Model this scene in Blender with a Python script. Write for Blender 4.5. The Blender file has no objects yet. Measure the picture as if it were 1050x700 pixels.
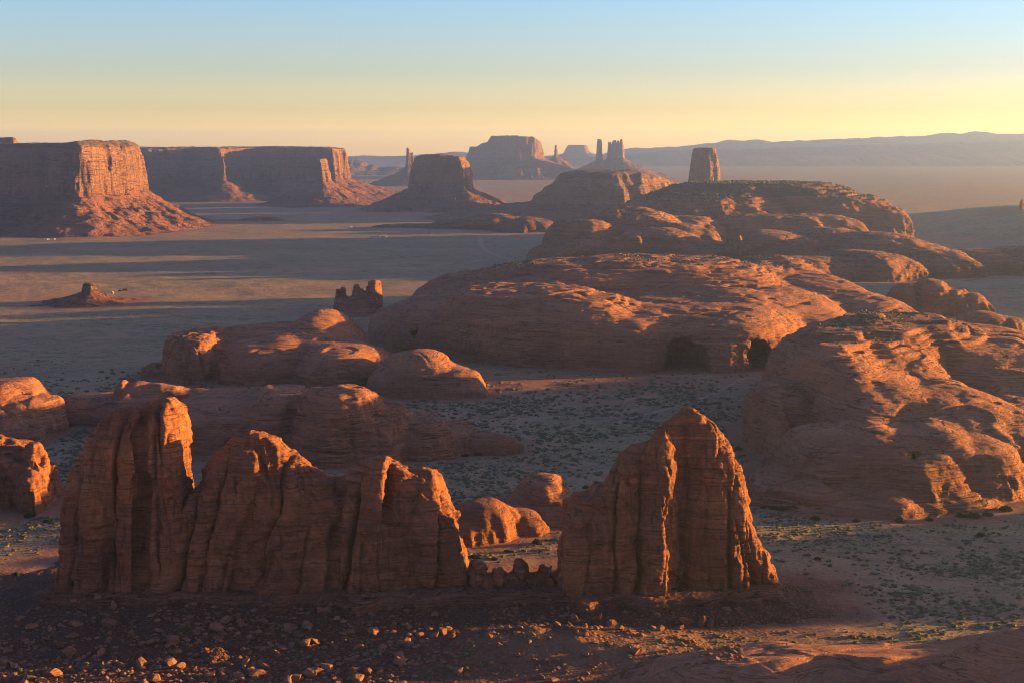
import bpy, math
import numpy as np
D2R = math.radians
scene = bpy.context.scene
COL = scene.collection
# ------------------------------------------------------------------ camera, sky, sun, exposure
F, CAMH = 1500.0, 250.0
PITCH = math.atan(200.0 / F)
cam_d = bpy.data.cameras.new("camera"); cam = bpy.data.objects.new("camera", cam_d); COL.objects.link(cam)
cam_d.sensor_width = 36.0; cam_d.lens = 36.0 * F / 1050.0
cam_d.clip_start = 1.0; cam_d.clip_end = 200000.0
cam.location = (0, 0, CAMH); cam.rotation_euler = (math.pi / 2 - PITCH, 0, 0)
scene.camera = cam

SUN_AZ, SUN_EL = 76.0, 4.4          # azimuth to the right of the view direction, elevation
world = bpy.data.worlds.new("World"); scene.world = world; world.use_nodes = True
wn, wl = world.node_tree.nodes, world.node_tree.links
for n in list(wn): wn.remove(n)
sky = wn.new("ShaderNodeTexSky"); sky.sky_type = 'NISHITA'; sky.sun_disc = False
sky.sun_elevation = D2R(SUN_EL); sky.sun_rotation = D2R(SUN_AZ)
sky.altitude = 1500; sky.air_density = 1.0; sky.dust_density = 1.2; sky.ozone_density = 1.5
bg = wn.new("ShaderNodeBackground"); bg.inputs[1].default_value = 0.05
wo = wn.new("ShaderNodeOutputWorld")
# low evening sky: dust makes the band above the horizon brighter than the zenith
wtc = wn.new("ShaderNodeTexCoord"); wsx = wn.new("ShaderNodeSeparateXYZ"); wl.new(wtc.outputs["Generated"], wsx.inputs[0])
wr = wn.new("ShaderNodeValToRGB"); wl.new(wsx.outputs[2], wr.inputs[0])
SKY_RAMP = [(0.0, (3.2, 2.5, 1.40)), (.0088, (3.15, 2.46, 1.38)), (.0135, (2.0, 1.60, 1.16)), (.024, (1.30, 1.09, 1.04)), (.05, (.94, .89, 1.12)), (.11, (.74, .95, 1.40)), (.22, (1.22, 1.26, 1.78)), (1.0, (.68, .74, 1.14))]
while len(wr.color_ramp.elements) < len(SKY_RAMP): wr.color_ramp.elements.new(.5)
for e, (p_, c_) in zip(wr.color_ramp.elements, SKY_RAMP): e.position = p_; e.color = (*c_, 1)
wm = wn.new("ShaderNodeMix"); wm.data_type = 'RGBA'; wm.blend_type = 'MULTIPLY'; wm.inputs[0].default_value = 1.0
wl.new(sky.outputs[0], wm.inputs[6]); wl.new(wr.outputs[0], wm.inputs[7])
wl.new(wm.outputs[2], bg.inputs[0]); wl.new(bg.outputs[0], wo.inputs[0])

sun_d = bpy.data.lights.new("sun", 'SUN'); sun = bpy.data.objects.new("sun", sun_d); COL.objects.link(sun)
sun_d.energy = 5.0; sun_d.angle = D2R(0.5); sun_d.color = (1.0, 0.575, 0.10)
from mathutils import Vector
sdir = Vector((math.sin(D2R(SUN_AZ)) * math.cos(D2R(SUN_EL)), math.cos(D2R(SUN_AZ)) * math.cos(D2R(SUN_EL)), math.sin(D2R(SUN_EL))))
sun.rotation_euler = sdir.to_track_quat('Z', 'Y').to_euler()
sun.location = sdir * 3000

scene.view_settings.view_transform = 'Standard'; scene.view_settings.look = 'None'
scene.view_settings.gamma = 1.0; scene.view_settings.use_curve_mapping = False
scene.view_settings.exposure = 2.6
scene.render.engine = 'CYCLES'
scene.cycles.max_bounces = 5; scene.cycles.diffuse_bounces = 1; scene.cycles.volume_bounces = 0
scene.cycles.use_denoising = True; scene.cycles.filter_width = 1.0

# ------------------------------------------------------------------ helpers: view rays of the survey photograph
CP, SP = math.cos(PITCH), math.sin(PITCH)
def ray(px, py):
    cx = (px - 525.0) / F; v = (350.0 - py) / F
    y = CP + v * SP
    return cx / y, (-SP + v * CP) / y
def W(px, py, Y):
    rx, rz = ray(px, py); return rx * Y, CAMH + rz * Y
def G(px, py, z=0.0):
    rx, rz = ray(px, py); Y = (z - CAMH) / rz; return rx * Y, Y

# ------------------------------------------------------------------ noise
_rs = np.random.RandomState(7)
_P = np.concatenate([_rs.permutation(256)] * 3).astype(np.int32)
_g = _rs.normal(size=(256, 3)); _G = (_g / np.linalg.norm(_g, axis=1)[:, None]).astype(np.float32)
_R = _rs.rand(4096).astype(np.float32)
def perlin(x, y, z=0.0, seed=0):
    x, y, z = np.broadcast_arrays(np.asarray(x, np.float32) + seed * 17.31, np.asarray(y, np.float32) - seed * 9.77, np.asarray(z, np.float32) + seed * 3.3)
    xi = np.floor(x); yi = np.floor(y); zi = np.floor(z)
    fx = x - xi; fy = y - yi; fz = z - zi
    xi = xi.astype(np.int32) & 255; yi = yi.astype(np.int32) & 255; zi = zi.astype(np.int32) & 255
    u = fx * fx * fx * (fx * (fx * 6 - 15) + 10); v = fy * fy * fy * (fy * (fy * 6 - 15) + 10); w = fz * fz * fz * (fz * (fz * 6 - 15) + 10)
    def gr(dx, dy, dz):
        h = _P[_P[_P[xi + dx] + yi + dy] + zi + dz]; g = _G[h]
        return g[..., 0] * (fx - dx) + g[..., 1] * (fy - dy) + g[..., 2] * (fz - dz)
    a = gr(0, 0, 0); a += u * (gr(1, 0, 0) - a)
    b = gr(0, 1, 0); b += u * (gr(1, 1, 0) - b)
    a += v * (b - a)
    c = gr(0, 0, 1); c += u * (gr(1, 0, 1) - c)
    d = gr(0, 1, 1); d += u * (gr(1, 1, 1) - d)
    c += v * (d - c)
    return (a + w * (c - a)) * 1.5
def fbm(x, y, z=0.0, o=4, seed=0, gain=.5):
    s = 0.; a = 1.; f = 1.
    for i in range(o):
        s = s + a * perlin(np.asarray(x) * f, np.asarray(y) * f, np.asarray(z) * f, seed + i * 5); a *= gain; f *= 2.03
    return s
def ridged(x, y, z=0.0, o=3, seed=0):
    s = 0.; a = 1.; f = 1.
    for i in range(o):
        s = s + a * (1 - 2 * np.abs(perlin(np.asarray(x) * f, np.asarray(y) * f, np.asarray(z) * f, seed + i * 5))); a *= .5; f *= 2.1
    return s / 1.75
def voronoi(x, y, z, seed=0):
    """F1, F2 and a random value per cell"""
    x = np.asarray(x, np.float32); y = np.asarray(y, np.float32); z = np.asarray(z, np.float32)
    xi = np.floor(x).astype(np.int32); yi = np.floor(y).astype(np.int32); zi = np.floor(z).astype(np.int32)
    f1 = np.full(x.shape, 9., np.float32); f2 = np.full(x.shape, 9., np.float32); cid = np.zeros(x.shape, np.float32)
    for dx in (-1, 0, 1):
        for dy in (-1, 0, 1):
            for dz in (-1, 0, 1):
                a, b, c = xi + dx, yi + dy, zi + dz
                h = _P[_P[_P[(a + seed) & 255] + (b & 255)] + (c & 255)] * 13 + ((a * 7 + b * 3 + c) & 63)
                h = h & 1023
                px = a + .15 + .7 * _R[h]; py = b + .15 + .7 * _R[h + 1024]; pz = c + .15 + .7 * _R[h + 2048]
                d = np.sqrt((px - x) ** 2 + (py - y) ** 2 + (pz - z) ** 2)
                m = d < f1
                f2 = np.where(m, f1, np.minimum(f2, d)); cid = np.where(m, _R[h + 3072], cid); f1 = np.where(m, d, f1)
    return f1, f2, cid
def sstep(a, b, x):
    t = np.clip((x - a) / (b - a), 0, 1); return t * t * (3 - 2 * t)
def smax(a, b, k):
    h = np.clip(.5 + .5 * (a - b) / k, 0, 1); return b + (a - b) * h + k * h * (1 - h)

# ------------------------------------------------------------------ meshes
def mesh_np(name, V, Fq, smooth=True):
    me = bpy.data.meshes.new(name)
    V = np.ascontiguousarray(V, np.float32); Fq = np.ascontiguousarray(Fq, np.int32)
    k = Fq.shape[1]
    me.vertices.add(len(V)); me.vertices.foreach_set("co", V.ravel())
    me.loops.add(Fq.size); me.loops.foreach_set("vertex_index", Fq.ravel())
    me.polygons.add(len(Fq)); me.polygons.foreach_set("loop_start", np.arange(0, Fq.size, k, dtype=np.int32))
    me.polygons.foreach_set("use_smooth", np.full(len(Fq), smooth))
    me.update(calc_edges=True)
    return me
def link(name, me, mat, parent=None, loc=(0, 0, 0)):
    o = bpy.data.objects.new(name, me); COL.objects.link(o)
    if mat: me.materials.clear(); me.materials.append(mat)
    o.location = loc
    if parent: o.parent = parent
    return o
def tag(o, label=None, cat=None, group=None, kind=None):
    if label: o['label'] = label
    if cat: o['category'] = cat
    if group: o['group'] = group
    if kind: o['kind'] = kind
    return o
def compact(V, Fq):
    u, inv = np.unique(Fq, return_inverse=True)
    return V[u], inv.reshape(Fq.shape)
def surface_nets(f, o, h):
    s = f < 0
    nx, ny, nz = f.shape
    cnt = np.zeros((nx - 1, ny - 1, nz - 1), np.uint8)
    cs = [(i, j, k) for i in (0, 1) for j in (0, 1) for k in (0, 1)]
    for i, j, k in cs: cnt += s[i:nx - 1 + i, j:ny - 1 + j, k:nz - 1 + k]
    I, J, K = np.nonzero((cnt > 0) & (cnt < 8))
    idx = np.full(cnt.shape, -1, np.int32); idx[I, J, K] = np.arange(len(I))
    P = np.zeros((len(I), 3), np.float32); n = np.zeros(len(I), np.float32)
    for a in cs:
        for ax in range(3):
            if a[ax]: continue
            b = list(a); b[ax] = 1
            fa = f[I + a[0], J + a[1], K + a[2]]; fb = f[I + b[0], J + b[1], K + b[2]]
            m = (fa < 0) != (fb < 0)
            t = np.where(m, fa / np.where(m, fa - fb, 1), 0)
            q = np.array(a, np.float32)[None, :].repeat(len(I), 0); q[:, ax] += t
            P += q * m[:, None]; n += m
    P /= n[:, None]
    V = (P + np.stack([I, J, K], 1)) * h + np.array(o)
    faces = []
    for ax in range(3):
        sl0 = [slice(None)] * 3; sl1 = [slice(None)] * 3
        sl0[ax] = slice(0, -1); sl1[ax] = slice(1, None)
        a = s[tuple(sl0)]; b = s[tuple(sl1)]
        E = a != b
        u, v = [(1, 2), (2, 0), (0, 1)][ax]
        e = np.array(np.nonzero(E))
        ok = (e[u] > 0) & (e[v] > 0) & (e[u] < f.shape[u] - 1) & (e[v] < f.shape[v] - 1)
        e = e[:, ok]
        def cell(du, dv):
            c = e.copy(); c[u] += du; c[v] += dv; return idx[c[0], c[1], c[2]]
        q = np.stack([cell(-1, -1), cell(0, -1), cell(0, 0), cell(-1, 0)], 1)
        flip = ~a[e[0], e[1], e[2]]
        q[flip] = q[flip][:, ::-1]
        faces.append(q)
    return V, np.concatenate(faces)
def vnormals(V, Fq):
    n = np.cross(V[Fq[:, 2]] - V[Fq[:, 0]], V[Fq[:, 3]] - V[Fq[:, 1]])
    N = np.zeros_like(V)
    for i in range(4):
        for c in range(3): N[:, c] += np.bincount(Fq[:, i], n[:, c], len(V))
    return N / np.maximum(np.linalg.norm(N, axis=1), 1e-9)[:, None]
def smooth_normals(V, Fq, N, it=2):
    for _ in range(it):
        A = np.zeros_like(N)
        c = N[Fq].mean(1)
        for i in range(4):
            for k in range(3): A[:, k] += np.bincount(Fq[:, i], c[:, k], len(V))
        N = A / np.maximum(np.linalg.norm(A, axis=1), 1e-9)[:, None]
    return N

ROCKS = []          # plan footprints, for the sand aprons and to keep shrubs off the rock
def rock(name, label, cat, xr, yr, vox, Zf, mat, group=None, carve=None, disp=None, split=None, foot=True, zmin=-8.0):
    """Zf(X,Y): height field; extracted as an even mesh (steep walls stay dense), then displaced in 3-D. split: {part: (mask function, material)}"""
    xs = np.arange(xr[0], xr[1], vox); ys = np.arange(yr[0], yr[1], vox)
    X, Y = np.meshgrid(xs, ys, indexing='ij')
    Z = Zf(X, Y)
    ok = Z > zmin
    ii = np.nonzero(ok.any(1))[0]; jj = np.nonzero(ok.any(0))[0]
    i0, i1, j0, j1 = max(ii[0] - 2, 0), ii[-1] + 3, max(jj[0] - 2, 0), jj[-1] + 3
    X, Y, Z = X[i0:i1, j0:j1], Y[i0:i1, j0:j1], Z[i0:i1, j0:j1]
    zs = np.arange(zmin - vox, Z.max() + 3 * vox, vox)
    f = (zs[None, None, :] - Z[:, :, None]).astype(np.float32)
    if carve is not None: f = np.maximum(f, carve(X[:, :, None], Y[:, :, None], zs[None, None, :]).astype(np.float32))
    f[:, :, :1] = 1; f[:1] = 1; f[-1:] = 1; f[:, :1] = 1; f[:, -1:] = 1
    V, Fq = surface_nets(f, (X[0, 0], Y[0, 0], zs[0]), vox)
    del f
    keep = (V[Fq][:, :, 2] > zmin + vox * .5).any(1)
    V, Fq = compact(V, Fq[keep])
    if disp is not None:
        N = smooth_normals(V, Fq, vnormals(V, Fq), 2)
        V = V + disp(V, N)
    loc = np.array([xr[0] + (xr[1] - xr[0]) * .5, yr[0] + (yr[1] - yr[0]) * .5, 0.])
    if foot: ROCKS.append((xr, yr, Zf))
    if split is None:
        o = link(name, mesh_np(name, V - loc, Fq), mat, None, loc); tag(o, label, cat, group); return o
    root = bpy.data.objects.new(name, None); COL.objects.link(root); root.location = loc; tag(root, label, cat, group)
    C = V[Fq].mean(1); left = np.ones(len(Fq), bool)
    for part, (fn, m) in split.items():
        msk = left & fn(C[:, 0], C[:, 1], C[:, 2]); left &= ~msk
        if msk.any():
            v, q = compact(V, Fq[msk]); link(part, mesh_np(part, v - loc, q), m, root)
    return root

def joints2(X, Y, seed, spacing=34., wd=1.6):
    """two sets of nearly straight fractures, some cells left whole"""
    g = 0.
    for q, ang in enumerate((.5 + .2 * (seed % 7), 1.9 + .15 * (seed % 5))):
        u = (X * math.cos(ang) + Y * math.sin(ang) + 9 * perlin(X / 90, Y / 90, 0, seed + q)) / spacing
        i = np.floor(u).astype(np.int64); r = _R[(i * 17 + seed * 31 + q * 700) % 4000]; r2 = _R[(i * 29 + seed * 13 + q * 300 + 5) % 4000]
        dd = np.abs(u - i - .5 - .5 * (r - .5)) * spacing
        on = (r2 > .45) * sstep(-.1, .25, perlin(X / 70, Y / 70, 0, seed + 77 + q))
        g = g + on * (.4 + .6 * r) * np.exp(-(dd / wd) ** 2)
    return g
# ------------------------------------------------------------------ displacement styles
def layers(z, step, seed=0, sharp=.75):
    u = z / step; i = np.floor(u); f = u - i; i = i.astype(np.int64)
    a = _R[(i + seed * 31) % 4000]; b = _R[(i + 1 + seed * 31) % 4000]
    return a + (b - a) * sstep(sharp, 1, f) - .5
def slick(big=2.5, bed=.8, step=3.5, seed=0, flute=1.0, fine=.5, tilt=(.03, .02)):
    def f(V, N):
        x, y, z = V[:, 0], V[:, 1], V[:, 2]
        steep = 1 - sstep(.35, .8, N[:, 2])
        q = big / 2.5
        d = big * fbm(x / (70 * q ** .5), y / (70 * q ** .5), z / 45, 2, seed) + fine * (1.3 * fbm(x / 8, y / 8, z / 3.5, 4, seed + 9, .6) + .3 * np.maximum(0, fbm(x / 22, y / 22, z / 7, 3, seed + 21)))
        flat = sstep(.72, .97, N[:, 2]); d *= .6 - .35 * flat
        w = z + 6 * perlin(x / 130, y / 130, 0, seed + 3) + tilt[0] * x + tilt[1] * y
        k = .35 + .65 * sstep(-.25, .3, perlin(x / 90, y / 90, z / 60, seed + 4))
        d += bed * k * (layers(w, step, seed, .88) + .6 * layers(w, step * .37, seed + 1, .8)) * (1 - .9 * sstep(.88, .985, N[:, 2]))
        d -= 1.0 * (big * .8 + .3) * joints2(x, y, seed + 2)          # gullies and joints
        d -= .55 * big * sstep(.16, .22, fbm(x / 55, y / 55, z / 20, 2, seed + 15)) + .3 * big * sstep(.1, .14, fbm(x / 21, y / 24, z / 9, 2, seed + 16)) * steep
        d += flute * steep * (1.2 * perlin(x / 7, y / 7, z / 60, seed + 5) + .6 * perlin(x / 3, y / 3, z / 30, seed + 6))
        return N * d[:, None]
    return f
def columns(w=11., h=55., amp=2.6, seed=0, fine=.45, crack=2.2, cracks=(), lean=0.0, bed=.35, joints=None, swell=5.0):
    """joints: leaning lines (x at z1, x at z0, z1, z0); the rock swells out between them and is split along them"""
    def f(V, N):
        x, y, z = V[:, 0], V[:, 1], V[:, 2]
        xx = x + lean * z + 5 * perlin(x / 30, y / 30, z / 40, seed + 2)
        f1, f2, c = voronoi(xx / w, y / (w * 1.3), z / h, seed)
        e = f2 - f1
        steep = 1 - sstep(.45, .85, N[:, 2])
        d = 1.35 * amp * (c - .5) * (.3 + .7 * steep) - 2.0 * crack * np.exp(-(e / .085) ** 2) * (.35 + .65 * steep)
        f1, f2, c = voronoi(xx / (w * .37), y / (w * .5), z / (h * .35), seed + 50)
        d += amp * .34 * (c - .5) * steep - crack * .35 * np.exp(-((f2 - f1) / .08) ** 2) * steep
        d += 1.6 * fbm(x / 28, y / 28, z / 45, 3, seed) + fine * fbm(x / 5, y / 5, z / 6, 4, seed + 9, .6)
        d += bed * (layers(z + 2 * perlin(x / 60, y / 60, 0, seed), 2.6, seed))
        d -= 2.0 * sstep(.2, .26, fbm(x / 26, y / 26, z / 34, 2, seed + 61)) + 1.1 * sstep(.12, .17, fbm(x / 11, y / 11, z / 15, 2, seed + 62))
        f1, f2, c = voronoi(x / 6.5, y / 8, z / 9, seed + 90)
        d += steep * sstep(-.05, .25, perlin(x / 33, y / 33, z / 26, seed + 63)) * (.8 * (c - .5) - .6 * np.exp(-((f2 - f1) / .09) ** 2))
        if joints is not None:
            xt, xb, zt, zb = joints
            tz = np.clip((z - zb) / (zt - zb), 0, 1.1); wob = 2.6 * perlin(x / 40, z / 20, 0, seed + 31) + .7 * perlin(x / 9, z / 5, 0, seed + 32)
            E = np.stack([b + (a - b) * tz + wob for a, b in zip(xt, xb)], 0)
            k = np.clip((E < x[None]).sum(0) - 1, 0, len(xt) - 2)
            e0 = np.take_along_axis(E, k[None], 0)[0]; e1 = np.take_along_axis(E, k[None] + 1, 0)[0]
            u = np.clip((x - e0) / np.maximum(e1 - e0, .5), 0, 1)
            fr = sstep(-.15, .45, -N[:, 1] + .25 * np.abs(N[:, 0])) * (.45 + .55 * (1 - sstep(.6, .95, N[:, 2])))
            rr = _R[(k * 37 + seed * 11) % 4000]
            wj = lambda q: np.clip(.1 + 1.4 * _R[(q * 53 + seed * 7) % 4000] ** 1.8, .1, 1.15)
            w0, w1 = wj(k), wj(k + 1); fr = fr * (1 - .8 * sstep(zt - 8, zt + 22, z))
            fall = np.where(u < .5, w0, w1) * (.65 + .7 * perlin(x / 25, z / 22, 0, seed + 41))
            d += fr * swell * (fall * ((1 - np.abs(2 * u - 1) ** 2.4) ** .6 - 1) + .8 * (rr - .5))
            d -= fr * swell * .55 * (w0 * np.exp(-np.maximum(x - e0, 0) / .8) + w1 * np.exp(-np.maximum(e1 - x, 0) / .8))
        for (x0, z0, x1, z1, wd, dp) in cracks:
            t = np.clip((z - z0) / (z1 - z0 + 1e-6), -.05, 1.05); xc = x0 + (x1 - x0) * t + 1.1 * perlin(0, z / 7, 0, seed + int(x0) % 50)
            on = sstep(-.05, .05, t) * (1 - sstep(.95, 1.05, t))
            d -= 1.9 * dp * np.exp(-np.abs((x - xc) / wd) ** 1.5) * on * sstep(-.1, .25, -N[:, 1])
        return N * d[:, None]
    return f
def far_disp(amp=3., s=14., seed=0):
    def f(V, N):
        x, y, z = V[:, 0], V[:, 1], V[:, 2]
        steep = 1 - sstep(.4, .75, N[:, 2])
        d = amp * steep * (perlin(x / s, y / s, z / (s * 9), seed) + .6 * perlin(x / s * 2.3, y / s * 2.3, z / (s * 5), seed + 1)) + amp * .35 * layers(z, 18, seed) * steep
        d += amp * .3 * fbm(x / s / 1.3, y / s / 1.3, z / s / 1.3, 3, seed + 2)
        return N * d[:, None]
    return f

# ------------------------------------------------------------------ plan shapes
def lobe(px, top, Y, hw, depth, n=2.2, m=2.0, p=2.2, rot=0.0, h=None):
    """a rock dome: crest at pixel (px, top) at distance Y, half width hw px, half depth in metres"""
    cx, z = W(px, top, Y)
    return (cx, Y, hw / F * Y, depth, z if h is None else h, n, m, p, rot)
def lobes(ls, k=6., warp=10., ws=55., seed=0, rough=2., gully=0.):
    def Zf(X, Y):
        wx = warp * fbm(X / ws, Y / ws, .3, 3, seed); wy = warp * fbm(X / ws, Y / ws, 7.3, 3, seed + 4)
        Z = None
        for (cx, cy, a, b, h, n, m, p, rot) in ls:
            c, s = math.cos(rot), math.sin(rot)
            u = (X + wx - cx) * c + (Y + wy - cy) * s; v = -(X + wx - cx) * s + (Y + wy - cy) * c
            r = (np.abs(u / a) ** p + np.abs(v / b) ** p) ** (1 / p)
            z = np.where(r < 1, h * (1 - np.clip(r, 0, 1) ** n) ** (1 / m), -(r - 1) * min(a, b) * 1.0)
            Z = z if Z is None else smax(Z, z, k)
        up = sstep(0, 20, Z)
        Z = Z + .35 * rough * up * fbm(X / 45, Y / 45, 2.2, 3, seed + 8)
        if gully: Z = Z - gully * up * joints2(X, Y, seed, 60., 4.)
        return Z
    return Zf
def ledged(Zf, z0, z1, step, seed):
    """cap of thin hard beds: the upper part of a dome breaks into low steps"""
    def f(X, Y):
        Z = Zf(X, Y); q = (Z + 1.6 * perlin(X / 25, Y / 25, 0, seed) + 1.2 * perlin(X / 80, Y / 80, 0, seed + 1)) / step; fr = q - np.floor(q)
        T = (np.floor(q) + sstep(.62, .98, fr)) * step
        return Z + (T - q * step) * sstep(z0, z1, Z)
    return f
def poly_sd(X, Y, pts):
    d = np.full(X.shape, 1e12); s = np.zeros(X.shape); ins = np.zeros(X.shape, bool); L = 0.
    n = len(pts)
    for i in range(n):
        ax, ay = pts[i]; bx, by = pts[(i + 1) % n]
        ex, ey = bx - ax, by - ay; l = math.hypot(ex, ey)
        t = np.clip(((X - ax) * ex + (Y - ay) * ey) / (l * l), 0, 1)
        dd = (X - ax - t * ex) ** 2 + (Y - ay - t * ey) ** 2
        m = dd < d; d = np.where(m, dd, d); s = np.where(m, L + t * l, s); L += l
        if ay != by:
            c = ((ay > Y) != (by > Y)) & (X < (bx - ax) * (Y - ay) / (by - ay) + ax); ins ^= c
    d = np.sqrt(d); return np.where(ins, -d, d), s
def mesa_Z(pts, top, zt, tw, bat=25., fl=10., fs=40., seed=0, cap=None, tal_r=.12, tp=1.25, topvar=3., prof=None):
    """pts: cliff foot in plan; top: height or function of X; zt: talus height; tw: talus width (number or function X,Y)"""
    def Zf(X, Y):
        d, s = poly_sd(X, Y, pts)
        d2 = d + fl * (fbm(X / fs, Y / fs, 0, 3, seed) + .5 * ridged(X / fs * .45, Y / fs * .45, 0, 2, seed + 3))
        tpz = top(X, Y) if callable(top) else top
        tpz = tpz + topvar * fbm(X / 60, Y / 60, 0, 3, seed + 5)
        ztl = zt(X, Y) if callable(zt) else zt
        w = tw(X, Y) if callable(tw) else tw
        t = np.clip(-d2 / bat, 0, 1)
        pr = t if prof is None else np.interp(t, *prof)
        Zc = ztl + (tpz - ztl) * pr
        g = .8 * perlin(s / 24, d / 260, 0, seed + 6) + .8 * perlin(s / 11, d / 160, 0, seed + 7) + .25 * fbm(X / 30, Y / 30, 1, 3, seed + 8)
        q = 1 - d2 / w
        Zt = np.where(q > 0, ztl * np.clip(q, 0, 9) ** tp, q * w * .4)
        Zt = Zt + np.where(q > 0, tal_r * ztl * g * np.clip(d2 / w * 3, 0, 1) * np.clip(q * 3, 0, 1), 0)
        Z = np.where(d2 < 0, Zc, Zt)
        if cap: 
            dc, zc, wc = cap
            Z = np.where(d2 < -dc, Z + zc * np.clip((-d2 - dc) / wc, 0, 1), Z)
        return Z
    Zf.cliff = lambda x, y: poly_sd(x, y, pts)[0] + fl * (fbm(x / fs, y / fs, 0, 3, seed) + .5 * ridged(x / fs * .45, y / fs * .45, 0, 2, seed + 3)) < 0
    return Zf
def PX(seq, rowless=150):
    return [(ray(px, rowless)[0] * Y, Y) for px, Y in seq]
def fin_Z(outline, Yc, T, n=3., m=2., seed=0, yshift=None, rough=1.5):
    """an upright fin whose crest follows pixel outline at distance Yc, T(x)=half thickness"""
    top = min(b for a, b in outline)
    P = [W(a, b, Yc - 21 * float(sstep(top + 20, top + 130, b))) for a, b in outline]; xs = [p[0] for p in P]; zs = [p[1] for p in P]
    def Zf(X, Y):
        H = np.interp(X, xs, zs, left=-30, right=-30)
        yc = Yc + (yshift(X) if yshift else 0) + 3 * perlin(X / 40, 0, 0, seed)
        t = T(X) if callable(T) else T
        v = np.abs((Y - yc) / t + .1 * perlin(X / 25, Y / 25, 0, seed + 1))
        Z = np.where(v < 1, H * (1 - np.clip(v, 0, 1) ** n) ** (1 / m), -(v - 1) * t)
        return np.where(H > 0, Z, np.minimum(Z, H)) + rough * np.where(Z > 4, fbm(X / 16, Y / 16, 0, 3, seed + 2), 0)
    return Zf

# ------------------------------------------------------------------ materials
class NT:
    def __init__(s, name):
        s.m = bpy.data.materials.new(name); s.m.use_nodes = True
        s.t = s.m.node_tree; s.n = s.t.nodes; s.l = s.t.links
        s.b = s.n["Principled BSDF"]; s.b.inputs["Roughness"].default_value = .95
        s.b.inputs["Specular IOR Level"].default_value = .08
        s.geo = s.n.new("ShaderNodeNewGeometry")
    def link(s, a, b): s.l.new(a, b)
    def val(s, v, inp):
        if hasattr(v, 'is_linked') or isinstance(v, bpy.types.NodeSocket): s.l.new(v, inp)
        else: inp.default_value = v
    def math(s, op, a, b=0.0, clamp=False):
        n = s.n.new("ShaderNodeMath"); n.operation = op; n.use_clamp = clamp
        s.val(a, n.inputs[0]); s.val(b, n.inputs[1]); return n.outputs[0]
    def pos(s, sx, sy, sz, off=(0, 0, 0)):
        n = s.n.new("ShaderNodeVectorMath"); n.operation = 'MULTIPLY_ADD'
        s.l.new(s.geo.outputs["Position"], n.inputs[0]); n.inputs[1].default_value = (sx, sy, sz); n.inputs[2].default_value = off
        return n.outputs[0]
    def noise(s, vec, scale=1., detail=4., rough=.55, dist=0.):
        n = s.n.new("ShaderNodeTexNoise"); s.l.new(vec, n.inputs["Vector"])
        n.inputs["Scale"].default_value = scale; n.inputs["Detail"].default_value = detail; n.inputs["Roughness"].default_value = rough; n.inputs["Distortion"].default_value = dist
        return n.outputs["Fac"]
    def voro(s, vec, scale=1., feature='F1', out="Distance", rnd=1.):
        n = s.n.new("ShaderNodeTexVoronoi"); n.feature = feature; s.l.new(vec, n.inputs["Vector"]); n.inputs["Scale"].default_value = scale
        n.inputs["Randomness"].default_value = rnd
        return n.outputs[out]
    def rng(s, v, a, b, c=0., d=1., smooth=True):
        n = s.n.new("ShaderNodeMapRange"); n.interpolation_type = 'SMOOTHSTEP' if smooth else 'LINEAR'
        s.l.new(v, n.inputs[0]); n.inputs[1].default_value = a; n.inputs[2].default_value = b; n.inputs[3].default_value = c; n.inputs[4].default_value = d
        return n.outputs[0]
    def mix(s, f, a, b, mode='MIX'):
        n = s.n.new("ShaderNodeMix"); n.data_type = 'RGBA'; n.blend_type = mode
        s.val(f, n.inputs[0])
        for v, i in ((a, 6), (b, 7)):
            if isinstance(v, tuple): n.inputs[i].default_value = (*v, 1)
            else: s.l.new(v, n.inputs[i])
        return n.outputs[2]
    def bump(s, h, dist, strength=1.0, prev=None):
        n = s.n.new("ShaderNodeBump"); n.inputs["Strength"].default_value = strength; n.inputs["Distance"].default_value = dist
        s.l.new(h, n.inputs["Height"])
        if prev is not None: s.l.new(prev, n.inputs["Normal"])
        return n.outputs[0]
    def nz(s):
        n = s.n.new("ShaderNodeSeparateXYZ"); s.l.new(s.geo.outputs["True Normal"], n.inputs[0]); return n.outputs[2]
    def out(s, col, nrm=None):
        s.val(col, s.b.inputs["Base Color"])
        if nrm is not None: s.l.new(nrm, s.b.inputs["Normal"])
        return s.m

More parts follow.
